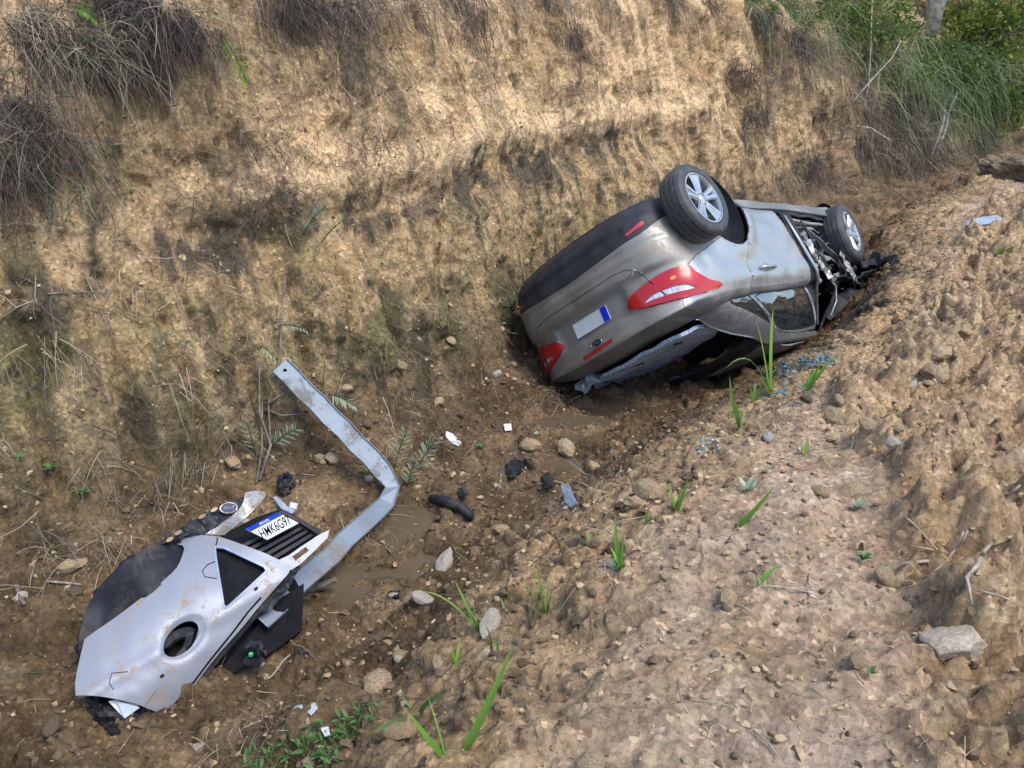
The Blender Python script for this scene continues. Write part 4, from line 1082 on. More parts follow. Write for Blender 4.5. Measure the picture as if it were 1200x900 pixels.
# --- bent galvanised steel beam
h1, n1, t1 = hit(327, 430); h2, n2, t2 = hit(452, 560); 
pA = at(328, 428, t1-.06); pB = at(449, 551, t2-.16); pC = at(460, 570, t2-.20); pD = at(452, 590, t2-.30); pE = at(306, 726, 3.53)
def channel(pts, widths, name):
    pts = [np.array(p) for p in pts]; b = MB(); rings = []
    for i_, p in enumerate(pts):
        d = pts[min(i_+1, len(pts)-1)]-pts[max(i_-1, 0)]; d /= np.linalg.norm(d)
        v = CAM-p; v /= np.linalg.norm(v); v = v+np.array((0, 0, .25)); wv = np.cross(d, v); wv /= np.linalg.norm(wv); nv = np.cross(wv, d); nv *= np.sign(nv @ v)
        W2 = widths[i_]/2; fl_ = .026; th = .003
        rl = .013; prof = [(-W2, rl), (-W2-.004, -th), (W2+.004, -th), (W2, rl), (W2-th, rl), (W2-th*1.6, 0), (-W2+th*1.6, 0), (-W2+th, rl)]
        rings.append([p+wv*a+nv*c for a, c in prof])
    V = [q for r_ in rings for q in r_]; n = 8
    Fs = [(i_*n+k, i_*n+(k+1) % n, (i_+1)*n+(k+1) % n, (i_+1)*n+k) for i_ in range(len(pts)-1) for k in range(n)]
    b.add(V, Fs+[tuple(range(n))[::-1], tuple((len(pts)-1)*n+k for k in range(n))])
    return b.build(name, M['steel'], None, False, .002)
def lerp(a, b, n): return [a+(b-a)*i_/n for i_ in range(n)]
bpts = lerp(pA, pB, 8)+[pB, pC, pD]+lerp(pD, pE, 8)[1:]+[pE]
bpts = [np.array(p)+RNG.normal(size=3)*.004 for p in bpts]
wds = [.116]*8+[.116, .086, .10]+[.105]*9
beam = channel(bpts, wds[:len(bpts)], 'steel_beam')
for f_, off_ in ((.05, 0),):
    c = pA+(pB-pA)*f_; v = CAM-c; v /= np.linalg.norm(v); hb_ = MB()
    hb_.tube([c+v*.0, c+v*.008], .012, 10); hb_.build('bolt_hole', M['dark'], beam)
tag(beam, 'bent galvanised steel bumper beam leaning from the torn bumper up against the bank', 'steel beam')
# --- black plastic scraps and other debris, each where it lies
def crumple(name, outline, mt, label, cat, lift=.03, amp=.03, flange=.012, d=5, seed=0, tilt=None):
    cx_ = np.mean([p[0] for p in outline]); cy_ = np.mean([p[1] for p in outline]); p0, n0, t0 = hit(cx_, cy_)
    n0 = n0 if tilt is None else np.array(tilt); n0 = n0/np.linalg.norm(n0)
    A0 = p0+n0*lift
    def fn(a, b):
        a = np.asarray(a, float); b = np.asarray(b, float); r = rays(a, b); dn = r @ n0
        t = (n0 @ (A0-CAM))/np.where(np.abs(dn) < .12, -.12, dn)
        return CAM+r*(t+amp*fbm(a/9, b/9, seed, 3, 600+seed))[..., None]
    o_ = panel(name, None, mt, outline, (), off=0, gap=0, flange=flange, du=d, dv=d, surf=poly_surface(fn), smooth=False)
    tag(o_, label, cat); return o_
def tubething(name, pxs, rad, mt, label, cat, lift=.03, n=8):
    pts = []
    for px, py in pxs:
        p, nn, t = hit(px, py); pts.append(p+nn*lift)
    b = MB(); b.tube(pts, rad, n); o_ = b.build(name, mt, None, True); tag(o_, label, cat); return o_
hz = tubething('bumper_scrap', [(507, 588), (516, 589), (528, 593), (540, 599), (550, 607), (556, 614)], [.022, .034, .036, .034, .028, .010], M['black'], 'curved black plastic scrap lying in the wet ditch beside the beam bend', 'car debris', .03)
crumple('bumper_scrap', [(592, 541), (602, 538), (616, 540), (628, 549), (627, 554), (618, 548), (610, 553), (600, 560), (593, 554)], M['black'], 'crumpled black plastic piece lying at the edge of the puddle below the car', 'car debris', .05, .06, seed=1)
crumple('trim_piece', [(657, 568), (666, 566), (676, 590), (668, 594), (662, 588)], M['panel_blue'], 'dark blue flat trim piece standing in the mud right of the crumpled black piece', 'car debris', .05, .02, seed=2)
crumple('bumper_scrap', [(634, 557), (644, 553), (650, 565), (642, 570)], M['black_dull'], 'small dark plastic shard between the crumpled piece and the blue trim', 'car debris', .03, .03, d=3, seed=3)
crumple('bumper_scrap', [(536, 572), (545, 571), (550, 579), (541, 583)], M['black_dull'], 'small black plastic shard just above the curved black scrap', 'car debris', .03, .03, d=3, seed=4)
crumple('bumper_scrap', [(456, 692), (468, 691), (468, 700), (458, 700)], M['black'], 'tiny black plastic shard in mud below the puddle', 'car debris', .02, .02, d=3, seed=5)
crumple('bumper_scrap', [(343, 758), (358, 760), (360, 766), (346, 766)], M['black'], 'small flat black shard right of the torn bumper', 'car debris', .02, .02, d=3, seed=6)
crumple('mirror_cap', [(330, 560), (337, 556), (343, 566), (341, 578), (332, 580), (327, 571)], M['black'], 'black lump of plastic on the bank foot beside the dry stick', 'car debris', .05, .05, d=3, flange=.03, seed=7)
crumple('metal_strip', [(352, 690), (372, 684), (393, 676), (395, 680), (374, 689), (356, 696)], M['metal'], 'thin grey metal strip lying in the puddle under the beam', 'car debris', .03, .01, d=6, seed=8)
crumple('body_panel', [(1132, 263), (1136, 257), (1152, 254), (1169, 252), (1175, 257), (1171, 261), (1152, 263), (1140, 266)], M['panel_blue'], 'pale blue grey car panel fragment lying on the rough earth', 'car debris', .06, .02, d=4, flange=.03, seed=9)
crumple('paper_scrap', [(523, 505), (530, 508), (541, 519), (537, 523), (528, 518), (522, 511)], M['white'], 'white plastic scrap on the bank foot left of the car', 'litter', .02, .02, d=3, flange=.004, seed=10)
crumple('paper_scrap', [(590, 497), (599, 496), (600, 504), (592, 505)], M['white'], 'small white scrap just below the car trunk', 'litter', .02, .01, d=3, flange=.004, seed=11)
crumple('paper_scrap', [(362, 826), (369, 823), (372, 829), (364, 838), (360, 834)], M['white'], 'white leaf shaped scrap beside the green stone', 'litter', .02, .01, d=3, flange=.004, seed=12)
crumple('paper_scrap', [(340, 588), (349, 590), (347, 597), (339, 595)], M['white'], 'white scrap above the number plate', 'litter', .02, .01, d=3, flange=.004, seed=13)
crumple('paper_scrap', [(376, 853), (385, 851), (387, 861), (380, 862)], M['white'], 'pale scrap standing beside the low weeds at the bottom', 'litter', .03, .01, d=3, flange=.004, seed=14)
crumple('panel_shard', [(320, 582), (325, 582), (336, 593), (346, 598), (342, 602), (330, 597)], M['panel_blue'], 'curved blue grey plastic shard above the number plate', 'car debris', .05, .02, d=4, seed=15)
# --- dark block of earth standing at the far end of the road
eb = MB(); pe_ = at(1194, 206, 13.0)
eb.box(pe_+np.array((.35, 0, -.05)), (1.6, 1.2, .62), Matrix.Rotation(.5, 3, 'Z'))
o = eb.build('earth_mound', M['stone_dark'], None)
bm = bmesh.new(); bm.from_mesh(o.data); bmesh.ops.subdivide_edges(bm, edges=bm.edges[:], cuts=14, use_grid_fill=True)
cc = np.array([v.co for v in bm.verts]); dd_ = .14*fbm(cc[:, 0]*3, cc[:, 1]*3, cc[:, 2]*3, 5, 41, .6)
for v, k, c in zip(bm.verts, dd_, cc):
    v.co = Vector(c)+(Vector(c)-Vector(pe_)).normalized()*float(k)
bm.to_mesh(o.data); bm.free()
tag(o, 'dark squared block of earth at the far end of the mound, right edge', 'earth block')
# --- stones
def rock_mesh(name, seed, mt, sub=2, rough=.28, flat=.75):
    bm = bmesh.new(); bmesh.ops.create_icosphere(bm, subdivisions=sub, radius=1)
    c = np.array([v.co for v in bm.verts])
    r = 1+rough*(ridge(c[:, 0]*1.1+seed*7, c[:, 1]*1.1, c[:, 2]*1.1, 2, seed)-.4)*1.6+rough*.5*fbm(c[:, 0]*3+seed, c[:, 1]*3, c[:, 2]*3, 3, seed+5)
    s = np.array((1, .55+.4*((seed*37) % 10)/10, flat*(.6+.4*((seed*53) % 10)/10)))
    for v, k, p in zip(bm.verts, r, c): v.co = Vector(p*k*s)
    for f in bm.faces: f.smooth = False
    me = bpy.data.meshes.new(name); bm.to_mesh(me); bm.free(); me.materials.append(mt); return me
rock_kinds = {k: [rock_mesh('clod', 10*j+s_, M[k]) for s_ in range(5)] for j, k in enumerate(('stone', 'stone_ochre', 'stone_dark', 'stone_grey'))}
def put_rock(name, me, p, n, size, sink=.3):
    o_ = link(name, me); o_.location = Vector(p)+Vector(n)*size*(.5-sink)
    o_.rotation_euler = (RNG.uniform(-.5, .5), RNG.uniform(-.5, .5), RNG.uniform(0, 6.3)); o_.scale = (size,)*3
    return o_
bm = bmesh.new(); bmesh.ops.create_icosphere(bm, subdivisions=5, radius=1); g9 = np.random.default_rng(12)
pn9 = g9.normal(size=(13, 3)); pn9 /= np.linalg.norm(pn9, axis=1, keepdims=True); pd9 = g9.uniform(.55, .95, 13); c9 = np.array([v.co for v in bm.verts])
r9 = np.min(np.where(c9 @ pn9.T > .05, pd9/np.maximum(c9 @ pn9.T, .05), 1.25), axis=1); r9 = r9+.05*fbm(c9[:, 0]*3, c9[:, 1]*3, c9[:, 2]*3, 5, 907, .6)
for v, k, p in zip(bm.verts, r9, c9): v.co = Vector(p*min(k, 1.25))
wr = bpy.data.meshes.new('rock'); bm.to_mesh(wr); bm.free(); wr.materials.append(M['stone_white'])
cw, nw_, tw_ = hit(1124, 762)
o = link('rock', wr); o.location = Vector(cw)+Vector((0, 0, .02)); o.scale = (.105, .068, .062); o.rotation_euler = (.25, -.1, .3)
tag(o, 'large pale whitish rock lying on the bare soil at the right', 'rock')
gs, ng, tg_ = hit(350, 831); o = put_rock('stone', rock_mesh('stone', 77, M['stone_green'], 2, .12), gs, ng, .022); tag(o, 'small greenish rounded stone in the gravel below the torn bumper', 'stone')
for px, py, r_, mk, lb in ((442, 808, 22, 'stone', 'broad flat tan stone half buried left of the low weeds'), (470, 862, 20, 'stone_ochre', 'reddish ochre stone behind the broad green leaves'),
        (515, 778, 11, 'stone', 'rounded tan stone just left of the lowest grass clump'), (622, 525, 13, 'stone', 'pale stone in the ditch above the crumpled black piece'), (662, 527, 14, 'stone', 'squarish stone in the ditch below the car trunk'),
        (900, 325+190, 11, 'stone_grey', 'grey stone beside the grass on the mound crest'), (977, 493, 15, 'stone_ochre', 'ochre rounded stone on the mound crest'), (1022, 502, 13, 'stone', 'pale rounded clod right of the ochre stone'),
        (945, 470, 10, 'stone_dark', 'dark purplish stone below the blue glass crumbs'), (760, 580, 22, 'stone_ochre', 'long ochre slab leaning on the ditch slope'), (745, 592, 16, 'stone', 'tan block beneath the ochre slab on the ditch slope'),
        (525, 660, 17, 'stone_grey', 'pale grey stone right of the beam bend puddle'), (700, 552, 12, 'stone', 'tan stone beside the blue trim piece'), (589, 622, 10, 'stone', 'small round tan stone in the middle of the ditch'),
        (575, 735, 20, 'stone_grey', 'grey stone behind the arched grass in the ditch'), (495, 705, 15, 'stone_grey', 'pale slab at the edge of the puddle'), (985, 265+205, 9, 'stone', 'small clod above the ochre stone'),
        (870, 548, 14, 'stone_ochre', 'yellowish stone on the slope left of the lone grass blade'), (1095, 440, 20, 'stone_ochre', 'yellow ochre clod far right on the mound'), (230, 880, 14, 'stone_grey', 'bluish grey stone at the bottom left corner by the dry grass clump'),
        (60, 855, 18, 'stone_dark', 'dark stone in the mud at the bottom left'), (85, 665, 16, 'stone', 'brown stone left of the arch liner')):
    p, nn, t = hit(px, py); o = put_rock('stone', rock_kinds[mk][int(px) % 5], p, nn, r_*t/F_PX*1.05, .25); tag(o, lb, 'stone')
fineU = (Ug > .4) & (Ug < 9.5); iU = np.nonzero(fineU)[0]
def pick(n, cond, Umax=9.5):
    """random vertices of the finished terrain inside a zone, more of them near the camera"""
    out = []
    while len(out) < n:
        a = RNG.choice(iU, n*4); b = RNG.integers(0, P.shape[1], n*4)
        ok = cond(Ug[a], s_all[a, b], b)
        for x, y in zip(a[ok], b[ok]): out.append((x, y))
    out = out[:n]
    return np.array([o_[0] for o_ in out]), np.array([o_[1] for o_ in out])
dPu = np.gradient(P, axis=0); dPk = np.gradient(P, axis=1)
def nrm(a, b):
    n = np.cross(dPk[a, b], dPu[a, b]); n /= np.linalg.norm(n, axis=-1, keepdims=True)+1e-12
    return n*np.sign((n*Nb[a, b]).sum(-1, keepdims=True))
zones = [
    (70, lambda U, s, k: (k < NG) & (s > crest(U)) & (s < .7) & (U > 1.2) & (U < 7), ('stone', 'stone_ochre', 'stone', 'stone_grey'), (.012, .05), 'dry crumbly clod of earth lying on the mound above the ditch', 'clods of earth on the mound'),
    (60, lambda U, s, k: (k < NG) & (s < crest(U)-.1) & (s > -2.3) & (U > .5) & (U < 6), ('stone', 'stone_ochre', 'stone_grey', 'stone_dark'), (.012, .045), 'lump of brown earth resting on the sloping side of the ditch', 'lumps on the ditch slope'),
    (70, lambda U, s, k: (k < NG) & (s < -2.2) & (s > -3.7) & (U > .4) & (U < 6), ('stone_dark', 'stone_dark', 'stone_dark', 'stone_grey'), (.014, .05), 'damp muddy stone lying on the floor of the ditch', 'stones on the ditch floor'),
    (60, lambda U, s, k: (s < foot(U)+.45) & (s > foot(U)-.30) & (U > 2.2) & (U < 6.2), ('stone', 'stone_ochre', 'stone_dark', 'stone'), (.015, .06), 'crumbly lump of earth fallen at the foot of the bank', 'lumps fallen at the bank foot'),
    (60, lambda U, s, k: (k < NG) & (s > crest(U)+.2) & (s < .4) & (U > 2.6) & (U < 8.5), ('stone', 'stone_ochre', 'stone', 'stone'), (.03, .085), 'big loose clod of dug earth on the rough right part of the mound', 'big clods on the rough right side'),
]
for n, cond, kinds_, (r0, r1), lb, gp_ in zones:
    a, b = pick(n, cond); nn = nrm(a, b)
    for x, y, q in zip(a, b, nn):
        kk = str(RNG.choice(kinds_)); sz_ = r0+(r1-r0)*RNG.random()**2.2
        o = put_rock('clod' if 'floor' not in gp_ else 'stone', rock_kinds[kk][RNG.integers(5)], P[x, y], q, sz_, .3)
        cn = {'stone': 'tan', 'stone_ochre': 'ochre yellow', 'stone_grey': 'greyish', 'stone_dark': 'dark brown'}[kk]; tag(o, cn+' '+lb, 'clod' if 'floor' not in gp_ else 'stone', cn+' '+gp_)
# gravel: nobody could count it
ico = bmesh.new(); bmesh.ops.create_icosphere(ico, subdivisions=1, radius=1)
IV = np.array([v.co for v in ico.verts]); IF = np.array([[v.index for v in f.verts] for f in ico.faces]); ico.free()
def gravel(n, cond, mt, r0, r1, name='gravel', pw=3):
    a, b = pick(n, cond); c = P[a, b]; r_ = r0+(r1-r0)*RNG.random(n)**pw
    V = IV[None]*(1+.35*RNG.normal(size=(n, 12, 1)))*r_[:, None, None]*RNG.uniform(.6, 1.25, (n, 1, 3))+c[:, None]+nrm(a, b)[:, None]*r_[:, None, None]*.25
    Fq = (IF[None]+12*np.arange(n)[:, None, None]).reshape(-1, 3)
    kind(link(name, mesh_np(name, V.reshape(-1, 3), Fq, mt, False)), 'stuff')
mz = lambda U, s, k: (k < NG) & (s > crest(U)-.15) & (s < .9) & (U > .8) & (RNG.random(len(U)) < np.where(U < 4, 1, .5))
dz = lambda U, s, k: (k < NG) & (s < crest(U)-.05) & (s > -3.9) & (RNG.random(len(U)) < np.where(U < 4.5, 1, .5))
wz = lambda U, s, k: (k > NG) & (s > -4.9)
gravel(4200, mz, M['stone'], .002, .015, pw=4.5); gravel(1300, mz, M['stone_ochre'], .002, .013, pw=4.5); gravel(480, mz, M['stone_white'], .0018, .010); gravel(1300, mz, M['stone_dark'], .003, .016)
gravel(1500, dz, M['stone'], .003, .018); gravel(5200, dz, M['stone_dark'], .003, .022); gravel(1200, dz, M['stone_ochre'], .003, .016); gravel(180, dz, M['stone_white'], .002, .009)
gravel(1700, wz, M['stone'], .003, .016, pw=4); gravel(700, wz, M['stone_ochre'], .003, .015, pw=4); gravel(1300, wz, M['stone_dark'], .003, .015, pw=4)
# crumbs of blue tinted glass on the crest
def crumbs(px, py, rx, ry, n):
    V = []; 
    pts = []
    for _ in range(n):
        a = RNG.normal(size=2); p, nn, t = hit(px+a[0]*rx, py+a[1]*ry); pts.append(p+nn*.004)
    pts = np.array(pts); r_ = RNG.uniform(.0025, .007, n)
    return (IV[None]*(1+.3*RNG.normal(size=(n, 12, 1)))*r_[:, None, None]+pts[:, None]).reshape(-1, 3), n
vs_ = []; tot = 0
for args in ((925, 436, 6, 7, 110), (952, 424, 11, 4, 140), (966, 421, 6, 4, 70), (912, 461, 7, 3, 60), (904, 425, 12, 10, 40), (830, 518, 10, 8, 50), (930, 450, 20, 14, 60)):
    v_, n = crumbs(*args); vs_.append(v_); tot += n
V = np.concatenate(vs_); Fq = (IF[None]+12*np.arange(tot)[:, None, None]).reshape(-1, 3)
kind(link('glass_crumbs', mesh_np('glass_crumbs', V, Fq, M['crumbs'], False)), 'stuff')
# --- twigs and sticks
def twig(pxs, rad, label, cat='twig', name='twig', lifts=None, m='twig', extra=()):
    pts = []
    for k, (px, py) in enumerate(pxs):
        p, nn, t = hit(px, py); pts.append(p+nn*((lifts[k] if lifts else .012)+.006*RNG.random()))
    b = MB(); b.tube(pts, [rad*(1-.5*i_/len(pts)) for i_ in range(len(pts))], 5)
    o_ = b.build(name, M[m], None, True); tag(o_, label, cat)
    for k, ex in enumerate(extra):
        pe = []
        for px, py in ex:
            p, nn, t = hit(px, py); pe.append(p+nn*(.02+.02*RNG.random()))
        b = MB(); b.tube(pe, rad*.55, 5); br_ = b.build('branch', M[m], o_, True)
    return o_
twig([(1060, 665), (1085, 662), (1108, 655), (1120, 640), (1130, 622)], .007, 'bare branching twig lying against the big clods at the right edge', extra=[[(1108, 655), (1092, 640), (1078, 622), (1066, 612)], [(1104, 652), (1085, 645), (1068, 642)], [(1112, 655), (1104, 668), (1090, 678)], [(1120, 640), (1130, 632), (1136, 620)]])
twig([(1133, 682), (1142, 668), (1153, 652), (1168, 640)], .008, 'crooked dry root on the clods right of the branching twig', extra=[[(1136, 684), (1138, 696), (1141, 706)]])
twig([(1186, 583), (1200, 572)], .006, 'short pale stick at the right edge of the photo')
twig([(1145, 694), (1170, 700), (1195, 712)], .004, 'thin straw stalk above the pale rock')
twig([(880, 692), (910, 692), (945, 698), (962, 702)], .004, 'thin pale stalk lying flat in the middle of the mound')
twig([(820, 618), (824, 650), (828, 668)], .003, 'thin upright dry stalk on the mound slope')
twig([(840, 715), (855, 712), (870, 714), (880, 722)], .004, 'curved pale twig on the lower mound')
twig([(880, 860), (900, 878), (912, 892)], .003, 'thin dark twig at the bottom edge of the mound')
twig([(945, 695), (950, 705)], .004, 'tiny pale chip of wood on the mound')
twig([(947, 676), (946, 690)], .004, 'short whitish splinter beside the tiny wood chip')
twig([(55, 683), (75, 685), (96, 687)], .007, 'straight pale stick lying left of the arch liner')
twig([(20, 688), (24, 702), (28, 712)], .012, 'curled grey dead leaf stem at the left edge', m='bark')
twig([(0, 375), (22, 362), (44, 352)], .004, 'slanting pale straw low on the left bank')
twig([(55, 345), (90, 343), (130, 344)], .005, 'dark horizontal root on the left bank', m='bark')
twig([(100, 325), (120, 365), (136, 398)], .003, 'thin straw hanging down the left bank')
twig([(620, 370), (612, 320), (602, 268), (590, 232)], .004, 'long thin pale root hanging down the bank left of the car')
twig([(651, 150), (665, 142), (680, 146), (690, 150)], .007, 'pale forked root sticking out of the upper bank', extra=[[(665, 142), (676, 152), (688, 164)]])
twig([(655, 131), (640, 130), (632, 131)], .005, 'short pale root above the forked root')
twig([(735, 120), (752, 95), (770, 75)], .004, 'thin grey root on the bank above the rear wheel', m='bark')
twig([(690, 525), (720, 512), (745, 498)], .004, 'thin brown twig in the ditch below the broken rear window', m='bark')
twig([(600, 576), (630, 568), (660, 567), (688, 563)], .005, 'dark wet twig lying across the puddle', m='bark')
twig([(722, 615), (745, 611), (770, 606)], .003, 'thin straw on the ditch slope above the upright grass')
twig([(975, 470), (990, 462), (1006, 445), (1014, 430)], .004, 'thin dry stem leaning on clods right of the blue crumbs')
twig([(1000, 528), (1010, 500), (1015, 478)], .003, 'thin upright dry stem on the crest clods')
twig([(950, 385), (955, 372), (962, 345)], .004, 'dry stem standing beside the car window', lifts=[.02, .10, .25])
# bundle of dry stems standing against the bank, left of the beam
o = twig([(304, 566), (309, 530), (313, 480), (306, 430)], .011, 'dead dry stick leaning upright on the bank left of the beam', 'stick', 'dry_stick', lifts=[.03, .07, .09, .12], m='bark', extra=[[(310, 560), (316, 520), (317, 472), (326, 420), (328, 380), (338, 320)], [(300, 570), (306, 528), (311, 470)], [(317, 472), (330, 462), (334, 452)], [(313, 478), (326, 486), (355, 485)]])
# ------------------------------------------------------------------ plants
def leaf_strip(p0, p1, ctrl, width, name, mt, parent, fold=.25, k=9, rnd=None):
    f = np.linspace(0, 1, k)[:, None]; c = (1-f)**2*p0+2*f*(1-f)*ctrl+f*f*p1
    d = np.gradient(c, axis=0); d /= np.linalg.norm(d, axis=1, keepdims=True)+1e-9
    v = CAM-c; v /= np.linalg.norm(v, axis=1, keepdims=True); v = v+RNG.normal(size=3)*.16
    s = np.cross(d, v); s /= np.linalg.norm(s, axis=1, keepdims=True)+1e-9; nn = np.cross(s, d)
    wv = width*np.clip(np.minimum(f*5+.45, 1)*(1-f**2.2)+.02, .03, 1)
    V = np.stack([c-s*wv/2, c-nn*wv*fold*.5, c+s*wv/2], 1).reshape(-1, 3)
    i_ = np.arange(k-1)*3; Fq = np.concatenate([np.stack([i_, i_+1, i_+4, i_+3], 1), np.stack([i_+1, i_+2, i_+5, i_+4], 1)])
    r = RNG.random() if rnd is None else rnd
    return link(name, mesh_np(name, V, Fq, mt, True, None, {'rnd': np.clip(r*.5+.5*np.repeat(f[:, 0], 3)*.8+RNG.normal(size=3*k)*.03, 0, 1)}), parent)
def grass_plant(bx, by, tips, label, mt='green', name='grass_plant', cat='grass'):
    """tips: (px, py, width px, arch) """
    p0, nn, t = hit(bx, by); p0 = p0-nn*.01
    root = empty(name, tuple(p0)); tag(root, label, cat)
    for (tx_, ty_, wpx, arch) in tips:
        p1 = at(tx_, ty_, t*(1+RNG.uniform(-.05, .02)))-p0; L_ = np.linalg.norm(p1)
        ctrl = p1*.5+np.array((0, 0, 1.))*L_*arch+RNG.normal(size=3)*L_*.04
        leaf_strip(np.zeros(3)+RNG.normal(size=3)*.006, p1, ctrl, wpx*.78*t/F_PX, 'leaf', M[mt], root)
    return root
grass_plant(543, 878, [(602, 754, 15, .02), (582, 843, 7, .1), (556, 850, 4, .1)], 'tall broad bright green grass blade standing at the bottom of the slope')
grass_plant(522, 886, [(478, 834, 12, .12), (501, 815, 4, .05)], 'green grass with one thin yellow stalk left of the tallest blade')
grass_plant(486, 838, [(524, 812, 14, .12), (436, 859, 16, .1), (470, 815, 6, .1), (505, 862, 8, .1)], 'low plant with broad green leaves spread over the reddish stone', 'weed', 'broad_leaf_plant', 'plant')
grass_plant(726, 667, [(721, 604, 9, .02), (732, 617, 7, .02), (714, 640, 5, .1)], 'upright bright green grass tuft on the ditch slope with leafy base')
grass_plant(560, 742, [(490, 693, 6, .45), (533, 680, 8, .08), (552, 700, 6, .05), (548, 715, 5, .1)], 'arching grass tuft with one long blade bent over to the left')
grass_plant(637, 719, [(622, 654, 6, .05), (611, 704, 9, .1), (648, 690, 6, .1), (612, 680, 5, .1), (641, 672, 5, .05), (655, 700, 5, .1)], 'bushy green grass clump in the middle of the lower ditch')
grass_plant(592, 721, [(594, 688, 8, .02), (587, 700, 5, .05)], 'small single green blade between two grass tufts')
grass_plant(792, 599, [(784, 564, 6, .05), (807, 559, 7, .08), (797, 575, 6, .05), (801, 568, 5, .05)], 'short green grass tuft near the mound crest above the slope')
grass_plant(758, 612, [(757, 592, 7, .02), (763, 600, 4, .1)], 'tiny green shoot left of the crest grass tuft')
grass_plant(690, 640, [(661, 627, 7, .15), (688, 623, 7, .03), (694, 630, 5, .05)], 'small grass tuft with one blade lying to the left')
grass_plant(864, 619, [(908, 569, 11, .03), (872, 600, 4, .1)], 'single broad yellow green blade leaning right on the bare mound')
grass_plant(890, 685, [(914, 661, 9, .03), (884, 672, 4, .1)], 'short leaning green blade in the middle of the mound')
grass_plant(946, 458, [(988, 411, 8, .05), (975, 420, 8, .05), (962, 425, 7, .03), (955, 432, 6, .02), (948, 436, 5, 0), (940, 442, 4, .1)], 'bright green grass tuft fanning out among the blue glass crumbs')
grass_plant(902, 463, [(906, 362, 10, .0), (851, 431, 5, .65), (886, 375, 6, .12), (897, 425, 5, 0), (890, 440, 5, .1), (908, 440, 5, .05)], 'tall grass with arching blades in front of the car window', 'green')
grass_plant(866, 500, [(855, 442, 8, .03), (862, 470, 5, .05), (846, 485, 4, .3), (874, 480, 5, .1)], 'upright green grass blade left of the tall grass, below the dark car opening')
grass_plant(885, 472, [(885, 444, 5, .0), (893, 447, 5, .05), (878, 452, 4, .1), (866, 455, 4, .3)], 'thin low grass shoots between the two taller grass tufts')
grass_plant(941, 533, [(947, 509, 7, .03), (939, 515, 5, .05)], 'tiny bright green shoot on the mound below the grey stone')
grass_plant(533, 778, [(539, 748, 7, .05), (529, 757, 4, .05)], 'short green blade at the lower edge of the ditch slope')
grass_plant(577, 764, [(567, 728, 5, .05), (583, 742, 4, .05)], 'thin green stalk beside the arching grass tuft')
grass_plant(588, 818, [(590, 798, 4, .05)], 'tiny yellow green shoot right of the tallest blade')
grass_plant(1166, 298, [(1198, 285, 6, .1), (1190, 282, 5, .1), (1182, 287, 5, .1), (1158, 303, 5, .1), (1175, 290, 5, .1)], 'green grass tuft lying on the rough earth at the far right edge')
grass_plant(850, 672, [(852, 664, 6, .1), (845, 668, 4, .1)], 'tiny yellow green leaf on the mound left of the short blade')
def weed(px, py, size_px, n, label, mt='weed', name='weed', up=.6, wide=.32, long_=1.0, cat='weed'):
    p0, nn, t = hit(px, py); sz = size_px*t/F_PX
    root = empty(name, tuple(p0)); tag(root, label, cat)
    for k in range(n):
        a = 2.4*k+RNG.uniform(-.3, .3); u = up*(1-k/n*.6)
        d = np.array((math.cos(a), math.sin(a), 0))*(1-u*.5)+nn*u+np.array((0, 0, .2)); d /= np.linalg.norm(d)
        L_ = sz*RNG.uniform(.6, 1.0)*long_; p1 = d*L_; st = nn*sz*.25*RNG.random()
        leaf_strip(st, st+p1, st+p1*.5+np.array((0, 0, 1))*L_*.18, L_*wide, 'leaf', M[mt], root, .2, 6)
    return root
weed(876, 575, 20, 9, 'small rosette weed of dull green leaves on the mound crest', 'pale_weed')
weed(1011, 657, 15, 12, 'dark green small weed in the middle of the bare mound')
weed(1021, 790, 15, 6, 'small flat weed with pointed leaves left of the pale rock')
weed(1004, 597, 17, 14, 'pale frosty low weed near the big clods', 'pale_weed')
weed(726, 668, 16, 9, 'leafy weed at the foot of the upright grass tuft')
weed(60, 548, 14, 9, 'bright green weed low on the left bank')
weed(20, 537, 12, 8, 'green weed at the left edge of the bank')
weed(100, 97, 18, 9, 'light green weed growing below the overhanging turf')
weed(97, 575, 18, 9, 'green leafy weed at the bank foot left of the dry grass heap')
weed(430, 555, 12, 6, 'small green weed under the steel beam bend')
weed(565, 790-265, 10, 6, 'tiny green weed left of the white scrap under the car', 'weed')
weed(135, 240-70, 12, 8, 'grey green weed on the upper left bank', 'pale_weed')
for px, py, sz, n, lb in ((338, 884, 26, 16, 'leafy green weed at the bottom edge left of the broad leaves'), (372, 870, 26, 16, 'dark leafy weed in the middle of the low green patch'), (405, 860, 24, 16, 'leafy weed at the right of the low green patch'), (300, 893, 22, 12, 'green weed by the dry grass clump at the bottom edge'), (385, 892, 26, 14, 'fresh green weed at the bottom edge under the broad leaves'), (432, 838, 20, 11, 'dark green weed behind the broad leaves')):
    p0, nn, t = hit(px, py); root = empty('weed', tuple(p0)); tag(root, lb, 'weed'); sz_ = sz*1.25*t/F_PX
    for k in range(46):
        a = RNG.uniform(0, 6.28); rr_ = sz_*.75*math.sqrt(RNG.random()); st = np.array((math.cos(a)*rr_, math.sin(a)*rr_, 0)); st -= nn*(st @ nn); st += nn*(RNG.uniform(.0, .35)*sz_)
        d = RNG.normal(size=3)+nn*.9+np.array((.2, -.3, .3)); d /= np.linalg.norm(d); L_ = sz_*RNG.uniform(.25, .5)
        leaf_strip(st, st+d*L_, st+d*L_*.5+nn*L_*.2, L_*RNG.uniform(.22, .38), 'leaf', M['weed'], root, .2, 5)
